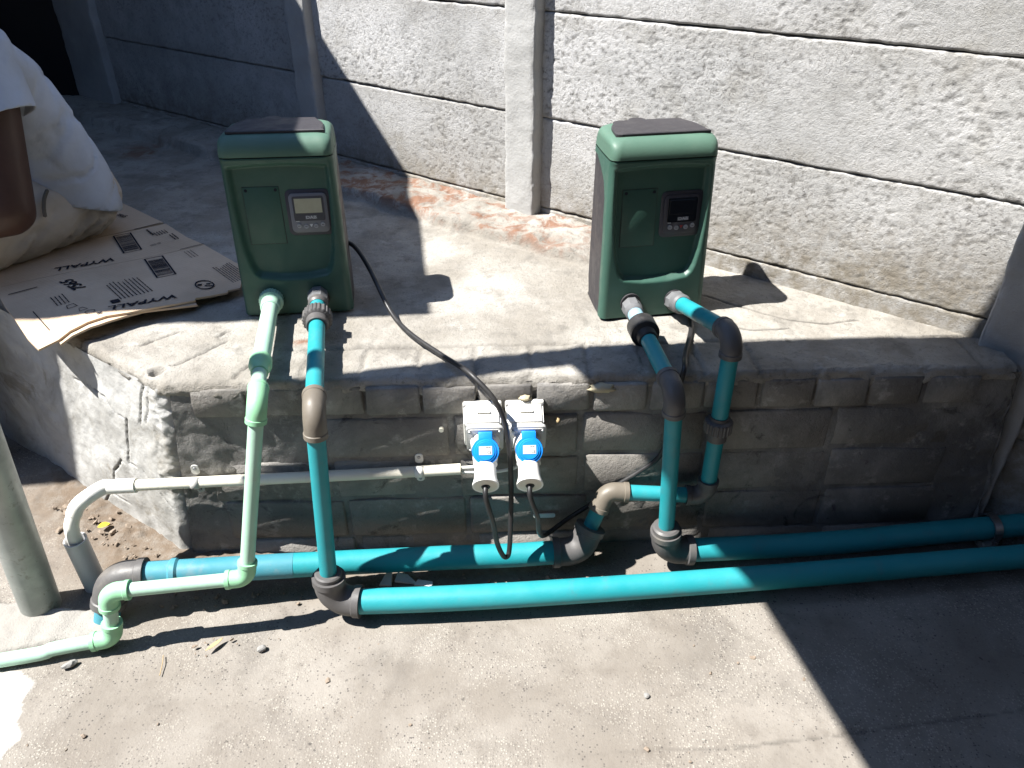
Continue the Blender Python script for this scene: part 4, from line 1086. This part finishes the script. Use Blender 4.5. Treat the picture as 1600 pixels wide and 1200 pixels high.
def cbars(nm, rects, u, v, ang, par):
    m = cmat(u, v, ang); V = []; F = []
    for (x, y, w_, h_) in rects:
        i = len(V)
        for z in (0, .0003):
            V += [m @ Vector(q) for q in ((x, y, z), (x+w_, y, z), (x+w_, y+h_, z), (x, y+h_, z))]
        F += [(i+4, i+5, i+6, i+7), (i, i+1, i+5, i+4), (i+1, i+2, i+6, i+5), (i+2, i+3, i+7, i+6), (i+3, i, i+4, i+7)]
    kid(mesh_obj(nm, V, F, M['print_black'], None, False), par)
ctext('WYPALL', .034, .205, .042, 180, pA, .25, 1.1)
ctext('WYPALL', .032, .150, .354, 180, pB, .25, 1.1)
ctext('7565', .038, .100, .235, 108, pA, .2, 1.0)
ctext('7565', .018, .305, .66, -60, pC, .2, 1.0)
rb = random.Random(5)
def barcode(u, v, par):
    L, Wd, t = .138, .046, .004
    rr_ = [(-L/2, -Wd/2, L, t), (-L/2, Wd/2-t, L, t), (-L/2, -Wd/2+t, t*.5, Wd-2*t), (L/2-t*.5, -Wd/2+t, t*.5, Wd-2*t)]
    x = -L/2+.012
    while x < L/2-.014:
        w_ = rb.choice((.0012, .0012, .0024, .0036)); rr_.append((x, -Wd/2+t+.0016, w_, Wd-2*t-.0032)); x += w_+rb.choice((.0014, .0026, .0034))
    cbars('barcode', rr_, u, v, 90, par)
barcode(.292, .243, pA); barcode(.268, .450, pB)
def para(u, v, n, L, par, gap=.0085, ang=98, th=.0022):
    rr_ = []
    for k in range(n):
        x = -L/2; end = L/2*rb.uniform(.7, 1)
        while x < end:
            w_ = rb.uniform(.008, .02); rr_.append((x, (k-n/2)*gap, min(w_, end-x), th)); x += w_+.0025
    cbars('printed_paragraph', rr_, u, v, ang, par)
para(.195, .150, 9, .11, pA); para(.055, .165, 4, .055, pA, .008); para(.418, .115, 8, .12, pA, .006, 98, .0016); para(.375, .285, 3, .055, pA, .008, 98, .0012)
para(.355, .470, 5, .03, pB, .007); para(.375, .425, 2, .05, pB, .008, 98, .003); para(.333, .49, 1, .05, pB, .01, 98, .005); para(.325, .40, 2, .03, pB, .006, 10, .0012)
cbars('printed_mark', [(-.012, -.009, .024, .018)], .155, .085, 95, pA)
def ring_icon(pts, u, v, par, wd_=.0016):
    m = cmat(u, v, 100); V = []; F = []; n = len(pts)
    for k in range(n):
        a = Vector((*pts[k], 0)); c = a*.84 if a.length else a
        V += [m @ (a+Vector((0, 0, .0003))), m @ (c+Vector((0, 0, .0003))), m @ a, m @ c]
    for k in range(n):
        i, j = 4*k, 4*((k+1) % n); F += [(i, i+1, j+1, j), (i, i+2, j+2, j), (i+1, j+1, j+3, i+3)]
    kid(mesh_obj('printed_icon', V, F, M['print_black'], None, False), par)
sq = [(-.009, -.011), (.009, -.008), (.009, .008), (-.009, .011)]; tri = [(-.010, -.009), (.011, -.004), (.011, .004), (-.010, .009)]
circ = [(.011*math.cos(a*.5236), .011*math.sin(a*.5236)) for a in range(12)]
ring_icon(sq, .072, .118, pA); ring_icon(tri, .088, .086, pA); ring_icon(circ, .098, .055, pA); cbars('printed_mark', [(-.007, -.0015, .014, .003), (-.0015, -.007, .003, .014)], .112, .030, 40, pA)
big = [(.03*math.cos(a*.3142), .020*math.sin(a*.3142)) for a in range(20)]
ring_icon(big, .345, .075, pA); cbars('printed_mark', [(-.02, .004, .018, .004), (-.012, -.008, .010, .005), (.006, -.004, .010, .009)], .345, .075, 150, pA)
cbars('slot', [(-.035, -.0015, .07, .003)], .342, .5375, 3, pB)
cbars('slot', [(-.03, -.001, .06, .002)], .395, .3285, 2, pB)
cbars('slot', [(-.03, -.0015, .06, .003)], .0, .262, 6, pA)
cbars('printed_mark', [(-.05, -.0015, .10, .002)], .006, .09, 100, pA)

# ------------------------------------------------------------------ seated person
SEAT = Vector((-1.240, 1.965, H+.010)); fwd = Vector((-.57, -.82, 0)).normalized(); lft = Vector((.82, -.57, 0)).normalized()
def L(f, l, u): return SEAT+fwd*f+lft*l+Vector((0, 0, u))
def capsules(chains, seg=16):
    bm = bmesh.new()
    for ch in chains:
        for (a, ra), (b, rb_) in zip(ch[:-1], ch[1:]):
            a = Vector(a); b = Vector(b); n = max(2, int((b-a).length/.012))
            for k in range(n+1):
                f = k/n; r = ra+(rb_-ra)*f; r3 = r if hasattr(r, '__len__') else None
                bmesh.ops.create_icosphere(bm, subdivisions=2, radius=r, matrix=Matrix.Translation(a+(b-a)*f))
    return bm
def blend_mesh(name, chains, voxel, mat, parent, smooth=8, squash=None, wrinkle=None):
    bm = capsules(chains); me = bpy.data.meshes.new(name); bm.to_mesh(me); bm.free()
    t = bpy.data.objects.new('tmp', me); COL.objects.link(t)
    m = t.modifiers.new('r', 'REMESH'); m.mode = 'VOXEL'; m.voxel_size = voxel
    m2 = t.modifiers.new('s', 'SMOOTH'); m2.factor = .5; m2.iterations = smooth
    dg = bpy.context.evaluated_depsgraph_get(); out = bpy.data.meshes.new_from_object(t.evaluated_get(dg)); out.name = name
    bpy.data.objects.remove(t)
    if wrinkle:
        n = len(out.vertices); co = np.zeros(n*3); out.vertices.foreach_get('co', co); co = co.reshape(-1, 3)
        no = np.zeros(n*3); out.vertices.foreach_get('normal', no); no = no.reshape(-1, 3)
        co = co+no*wrinkle(co)[:, None]; out.vertices.foreach_set('co', co.reshape(-1)); out.update()
    out.materials.clear(); out.materials.append(mat); out.polygons.foreach_set('use_smooth', [True]*len(out.polygons))
    o = bpy.data.objects.new(name, out); COL.objects.link(o)
    if parent: kid(o, parent)
    return o
def arm(sd, elb, wri):
    sh = L(.125 if sd > 0 else .165, sd*.205, .470); return sh, elb, wri
shl, ell, wrl = arm(1, L(.205, .300, .195), L(.43, .17, .15))
shr, elr, wrr = arm(-1, L(.27, -.25, .22), L(.46, -.10, .19))
def hand(w, d, sd):
    d = Vector(d).normalized(); s_ = Vector((-d.y, d.x, 0)).normalized()*sd; dn = Vector((0, 0, -1)); ch = []
    palm = w+d*.05; ch.append([(w, .026), (palm, .030)]); ch.append([(w+s_*.018, .018), (palm+s_*.024, .018)]); ch.append([(w-s_*.018, .018), (palm-s_*.024, .018)])
    for k, ln in enumerate((.072, .082, .078, .062)):
        b = palm+d*.02+s_*(.030-.020*k); ch.append([(b, .0095), (b+d*ln*.5+dn*.008, .009), (b+d*ln*.85+dn*.035, .008), (b+d*ln*.8+dn*.058, .0075)])
    tb = w+d*.02+s_*.030; ch.append([(tb, .013), (tb+s_*.028+d*.03+dn*.01, .011), (tb+s_*.03+d*.06+dn*.025, .009)])
    return ch
neck = L(.225, 0, .535); head = L(.325, 0, .675)
chains = [[(L(.02, 0, .12), .10), (L(.07, 0, .27), .105), (L(.15, 0, .43), .11), (neck, .06), (L(.27, 0, .59), .055)],
          [(L(.30, 0, .66), .082), (L(.335, 0, .70), .088)], [(L(.34, 0, .645), .065), (L(.375, 0, .615), .045)], [(L(.39, 0, .655), .02), (L(.41, 0, .64), .016)],
          [(shl, .070), (ell, .058), (along(ell, wrl, .3), .048), (wrl, .031)], [(shr, .06), (elr, .046), (wrr, .030)],
          [(L(.30, .088, .665), .018), (L(.29, .092, .65), .014)], [(L(.30, -.088, .665), .018), (L(.29, -.092, .65), .014)]]
for sd in (1, -1):
    chains += hand(wrl if sd > 0 else wrr, fwd*.8-lft*.5*sd+Vector((0, 0, -.35)), -sd if sd > 0 else -sd)
    chains.append([(L(.05, sd*.09, .09), .08), (L(.41, sd*.13, .10), .055), (L(.44, sd*.13, -.33), .038), (L(.44, sd*.13, -.38), .036)])
    chains.append([(L(.42, sd*.13, -.42), .04), (L(.50, sd*.135, -.43), .035), (L(.60, sd*.14, -.44), .028)])
person = tag(empty('person', SEAT), 'seated person in pale grey T-shirt and khaki trousers leaning forward on the cardboard', 'person')
blend_mesh('body', chains, .0075, M['skin'], person, 5)
for sd in (1, -1):
    for nm, p in (('eye', L(.398, sd*.032, .682)),):
        b = bmesh.new(); bmesh.ops.create_icosphere(b, subdivisions=2, radius=.012, matrix=Matrix.Translation(p)); kid(bm_obj(nm, b, M['print_white'], None, True), person)
b = bmesh.new(); bmesh.ops.create_icosphere(b, subdivisions=3, radius=.097, matrix=Matrix.Translation(L(.315, 0, .705)))
bmesh.ops.delete(b, geom=[v for v in b.verts if (v.co-L(.315, 0, .705)).dot(fwd*.8-Vector((0, 0, .6))) > .03], context='VERTS'); kid(bm_obj('hair', b, M['hair'], None, True), person)
def crease(co, p0, p1, w_):
    p0 = np.array(p0); d_ = np.array(p1)-p0; t_ = np.clip(((co-p0)@d_)/(d_@d_), 0, 1); q_ = np.linalg.norm(co-p0-t_[:, None]*d_, axis=1); return np.clip(1-q_/w_, 0, 1)**1.5*np.sin(np.pi*np.clip(t_*.96+.02, 0, 1))
def shirt_wr(co):
    rel = co-np.array(SEAT); f = rel@np.array(fwd); l = rel@np.array(lft); u = rel[:, 2]
    a = f*.55+u*.83; bb = f*.83-u*.55
    fold = np.abs(fbm(a*1.0+l*.6, bb*.35+l*.3, 13, 3, 201)); hem = sstep(.20, .08, u)
    return -.009*np.clip(1-7*fold, 0, 1)*sstep(.05, .2, u)*sstep(.2, .5, vn(a*5, bb*5, 209))+hem*.003*np.sin(l*45+f*30)-.006*(crease(co, L(.11, .20, .36), L(-.05, .19, .24), .016)+crease(co, L(.10, .20, .30), L(-.03, .20, .17), .014)+crease(co, L(.12, .19, .26), L(.02, .20, .13), .015))
tors = []
for l_ in (-.115, -.06, 0, .06, .115):
    tors.append([(L(-.045+.02*abs(l_), l_*1.12, .10), .098), (L(-.035, l_*1.08, .17), .098), (L(.0, l_*1.0, .28), .100), (L(.075, l_*1.12, .40), .098), (L(.150, l_*1.05, .475), .080)])
d_l = (ell-shl).normalized(); d_r = (elr-shr).normalized()
tors += [[(shl-d_l*.01, .086), (shl+d_l*.03, .080)], [(shr-d_r*.01, .086), (shr+d_r*.03, .080)], [(L(.19, 0, .50), .075), (L(.215, 0, .525), .068)], [(shl, .088), (L(.055, .12, .40), .104), (L(.0, .11, .28), .102)], [(shr, .088), (L(.055, -.12, .40), .104)], [(L(.12, .17, .475), .088), (L(.16, .02, .49), .085), (L(.14, -.17, .475), .088)]]
sh_ = blend_mesh('t_shirt', tors, .009, M['shirt'], None, 45, wrinkle=shirt_wr)
# sleeves are open tubes sewn on at the shoulder; the hem is cut open so the trousers show
for sh0, d_, wide in ((shl, (d_l+lft*.10-fwd*.06).normalized(), 1.0), (shr, d_r, 1.0)):
    sv = blend_mesh('sleeve', [[(sh0-d_*.02, .086), (sh0+d_*.06, .088), (sh0+d_*.20, .092)]], .009, M['shirt'], None, 12, wrinkle=lambda co: .004*fbm(co[:, 0]+co[:, 2], co[:, 1]-co[:, 2], 16, 2, 211))
    bm = bmesh.new(); bm.from_mesh(sv.data)
    bmesh.ops.bisect_plane(bm, geom=bm.verts[:]+bm.edges[:]+bm.faces[:], plane_co=sh0+d_*.115, plane_no=(d_-fwd*.25).normalized(), clear_outer=True)
    bm.to_mesh(sv.data); bm.free(); m_ = sv.modifiers.new('thick', 'SOLIDIFY'); m_.thickness = .004; kid(sv, sh_)
bm = bmesh.new(); bm.from_mesh(sh_.data)
bmesh.ops.bisect_plane(bm, geom=bm.verts[:]+bm.edges[:]+bm.faces[:], plane_co=SEAT+Vector((0, 0, .118)), plane_no=(fwd*.38-Vector((0, 0, 1))).normalized(), clear_outer=True)
bm.to_mesh(sh_.data); bm.free()
sm = sh_.modifiers.new('thick', 'SOLIDIFY'); sm.thickness = .003; kid(sh_, person)
def pants_wr(co):
    rel = co-np.array(SEAT); f = rel@np.array(fwd); l = rel@np.array(lft); u = rel[:, 2]
    fold = np.abs(fbm(f*.8+u*.9, l*.4-u*.5, 15, 3, 205))
    return -.010*np.clip(1-6*fold, 0, 1)
leg = []
for sd in (1, -1):
    leg += [[(L(-.04, sd*.085, .115), .112), (L(.08, sd*.105, .105), .102), (L(.22, sd*.125, .10), .092), (L(.42, sd*.135, .10), .080), (L(.455, sd*.135, -.10), .072), (L(.44, sd*.13, -.35), .062)]]
leg += [[(L(-.04, -.1, .12), .115), (L(-.04, .1, .12), .115)], [(L(0, -.06, .17), .10), (L(0, .06, .17), .10)]]
pn = blend_mesh('trousers', leg, .009, M['pants'], person, 6, wrinkle=pants_wr)
# slant pocket on the left hip
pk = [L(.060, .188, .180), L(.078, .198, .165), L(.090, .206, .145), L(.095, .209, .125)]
M['pants_dark'] = m_cloth('pocket_shade', (.16, .14, .12), (.11, .10, .085))  # dark cloth colour paints the shadow inside the pocket
kid(tube('pocket_shade_slit', smooth_path(pk, 6), [.001]+[.0045]*17+[.001], M['pants_dark'], None, 8), pn)
for sd in (1, -1):
    sb = [[(L(.40, sd*.13, -.425), .044), (L(.52, sd*.135, -.43), .042), (L(.62, sd*.14, -.437), .032)]]
    blend_mesh('shoe', sb, .008, M['shoe'], person, 4)

# ------------------------------------------------------------------ small things lying about
def pebble(nm, p, r, mat, label, cat, group=None, sq=(1, .7, .55), seed=1, sub=2):
    rs = random.Random(seed); b = bmesh.new(); bmesh.ops.create_icosphere(b, subdivisions=sub, radius=r)
    for v in b.verts: v.co = Vector((v.co.x*sq[0], v.co.y*sq[1], v.co.z*sq[2]))*(1+rs.uniform(-.16, .16))
    bmesh.ops.rotate(b, verts=b.verts, matrix=Matrix.Rotation(rs.uniform(0, 6), 3, 'Z'))
    o = bm_obj(nm, b, mat, None, False); o.location = p; tag(o, label, cat, group); return o
pebble('stone', (-.849, .942, .007), .011, M['stone'], 'small grey stone below the lower end of the mint pipe', 'stone', None, (1.3, .6, .6), 3)
pebble('stone', (-.490, .979, .006), .009, M['stone'], 'small pale stone on the floor left of the front turquoise elbow', 'stone', None, (1, .8, .7), 4)
pebble('stone', (.249, .878, .003), .006, M['stone'], 'tiny dark stone on the sunlit floor towards the shadow edge', 'stone', None, (1, .9, .5), 6)
def leaf(nm, p, Ln, Wd, rz, mat, label, curl=.3, tilt=.0):
    n = 9; V = []; F = []
    for i in range(n):
        t_ = i/(n-1); w_ = Wd*math.sin(math.pi*min(1, t_*.95+.03))**.8/2; x = (t_-.5)*Ln; z = curl*Ln*(t_-.5)**2
        V += [(x, -w_, z+w_*.5), (x, 0, z), (x, w_, z+w_*.5)]
    for i in range(n-1):
        for k in range(2): F.append((i*3+k, i*3+k+1, i*3+k+4, i*3+k+3))
    o = mesh_obj(nm, V, F, mat); o.location = p; o.rotation_euler = (tilt, 0, rz); m = o.modifiers.new('t', 'SOLIDIFY'); m.thickness = .0006
    tag(o, label, 'leaf'); return o
leaf('fallen_leaf', (-.947, 1.316, .012), .026, .018, .5, M['leaf_y'], 'small bright yellow leaf on the soil beside the platform')
leaf('dry_leaf', (-.584, .986, .008), .040, .010, .9, M['leaf_b'], 'narrow dry brown leaf on the floor below the mint pipe')
t_ = tube('twig', smooth_path([(-.678, .965, .004), (-.672, .945, .005), (-.668, .92, .003)], 5), .0009, M['leaf_b'], None, 6); tag(t_, 'thin dry twig on the sunlit floor below the mint pipe', 'twig')
def shard(p, pts, rz, label, mat=M['paper'], th=.006, tilt=(.1, .1)):
    n = len(pts); V = [(x, y, 0) for x, y in pts]+[(x, y, th) for x, y in pts]
    o = mesh_obj('tile_shard', V, [tuple(range(n-1, -1, -1)), tuple(range(n, 2*n))]+[(i, (i+1) % n, n+(i+1) % n, n+i) for i in range(n)], mat, None, False)
    o.location = p; o.rotation_euler = (*tilt, rz); tag(o, label, 'shard', 'white shards between the floor pipes')
shard((-.262, 1.152, .008), [(-.022, -.010), (.004, -.014), (.006, .016), (-.004, .020)], .1, 'left white shard lying between the two floor pipes', th=.008, tilt=(.3, -.1))
shard((-.232, 1.152, .010), [(-.018, -.008), (.030, -.006), (.006, .012), (-.016, .014)], -.1, 'middle white shard lying between the two floor pipes', tilt=(.2, .1))
shard((-.192, 1.143, .008), [(-.016, -.006), (.024, -.006), (.022, .006), (-.010, .007)], -.15, 'right white shard lying between the two floor pipes', tilt=(.25, 0))
# crumbs of mortar along the pipes and the foot of the platform
rs = random.Random(12); bm = bmesh.new()
for k in range(230):
    q = rs.random()
    if q < .45: x = rs.uniform(-.75, .25); y = 1.12+.05*(x+.4)+rs.gauss(0, .022); 
    elif q < .75: tt = rs.random(); x = -.74-.32*tt+rs.gauss(0, .02)-.03; y = 1.22+.22*tt-.04+rs.gauss(0, .03)
    elif q < .8: x = rs.uniform(-.80, -.45); y = .985+rs.gauss(0, .02)
    else: x = rs.uniform(-.9, 1.0); y = rs.uniform(.75, 1.0)
    if y > Cn.y+(x-Cn.x)*.0378-.01 and x > Cn.x-.04: continue
    r = abs(rs.gauss(0, .0022))*(2.2 if rs.random() < .06 else 1)+.0007
    if q > .8: r *= .6
    g_ = bmesh.ops.create_icosphere(bm, subdivisions=1, radius=r, matrix=Matrix.Translation((x, y, .005+r*.3 if q < .8 else r*.4)) @ Matrix.Rotation(rs.uniform(0, 6), 4, 'Z') @ Matrix.Diagonal((rs.uniform(.8, 2.2), 1, rs.uniform(.4, .8), 1)))
    for v in g_['verts']: v.co += Vector((rs.uniform(-1, 1), rs.uniform(-1, 1), rs.uniform(-1, 1)))*r*.42
o = bm_obj('rubble_crumbs', bm, M['soilstone'], None, False); tag(o, 'loose mortar crumbs strewn along the foot of the platform', 'rubble', None, 'stuff')
# leftovers on the brick face
def blob(nm, s_, z, sx, sz, mat, label, cat, seed, th=.012):
    rs = random.Random(seed); b = bmesh.new(); bmesh.ops.create_icosphere(b, subdivisions=3, radius=1)
    for v in b.verts:
        n_ = 1+.22*math.sin(v.co.x*7+seed)*math.cos(v.co.z*6+seed)+rs.uniform(-.05, .05); v.co = Vector((v.co.x*sx*n_, v.co.y*th, v.co.z*sz*n_))
    o = bm_obj(nm, b, mat, None, True); o.location = fpt(s_, z, .004); o.rotation_euler = (0, 0, BA); tag(o, label, cat); return o
blob('mortar_blob', .852, .428, .026, .010, M['putty'], 'cream scalloped mortar lump under the platform edge', 'mortar', 2)
blob('mortar_blob', .700, .410, .012, .006, M['putty'], 'small cream mortar lump above the right socket box', 'mortar', 5)
blob('wall_plug', .766, .351, .005, .005, M['leaf_b'], 'faded brown wall plug in the brick right of the sockets', 'plug', 3, .008)
o = tube('wall_plug', [fpt(.531, .336, -.004), fpt(.531, .336, .010)], [.0048, .0048], M['cream_pl'], None, 16); tag(o, 'cream wall plug stub above the conduit left of sockets', 'plug')
o = bm_obj('loose_saddle', rounded_slab(.048, .010, .003, .004, Matrix.Translation(fpt(.745, .10, .012)) @ Matrix.Rotation(BA, 4, 'Z') @ Matrix.Rotation(R(80), 4, 'X')), M['white_pl'], None); tag(o, 'white plastic strip fixed low on the bricks beside the cord', 'saddle')
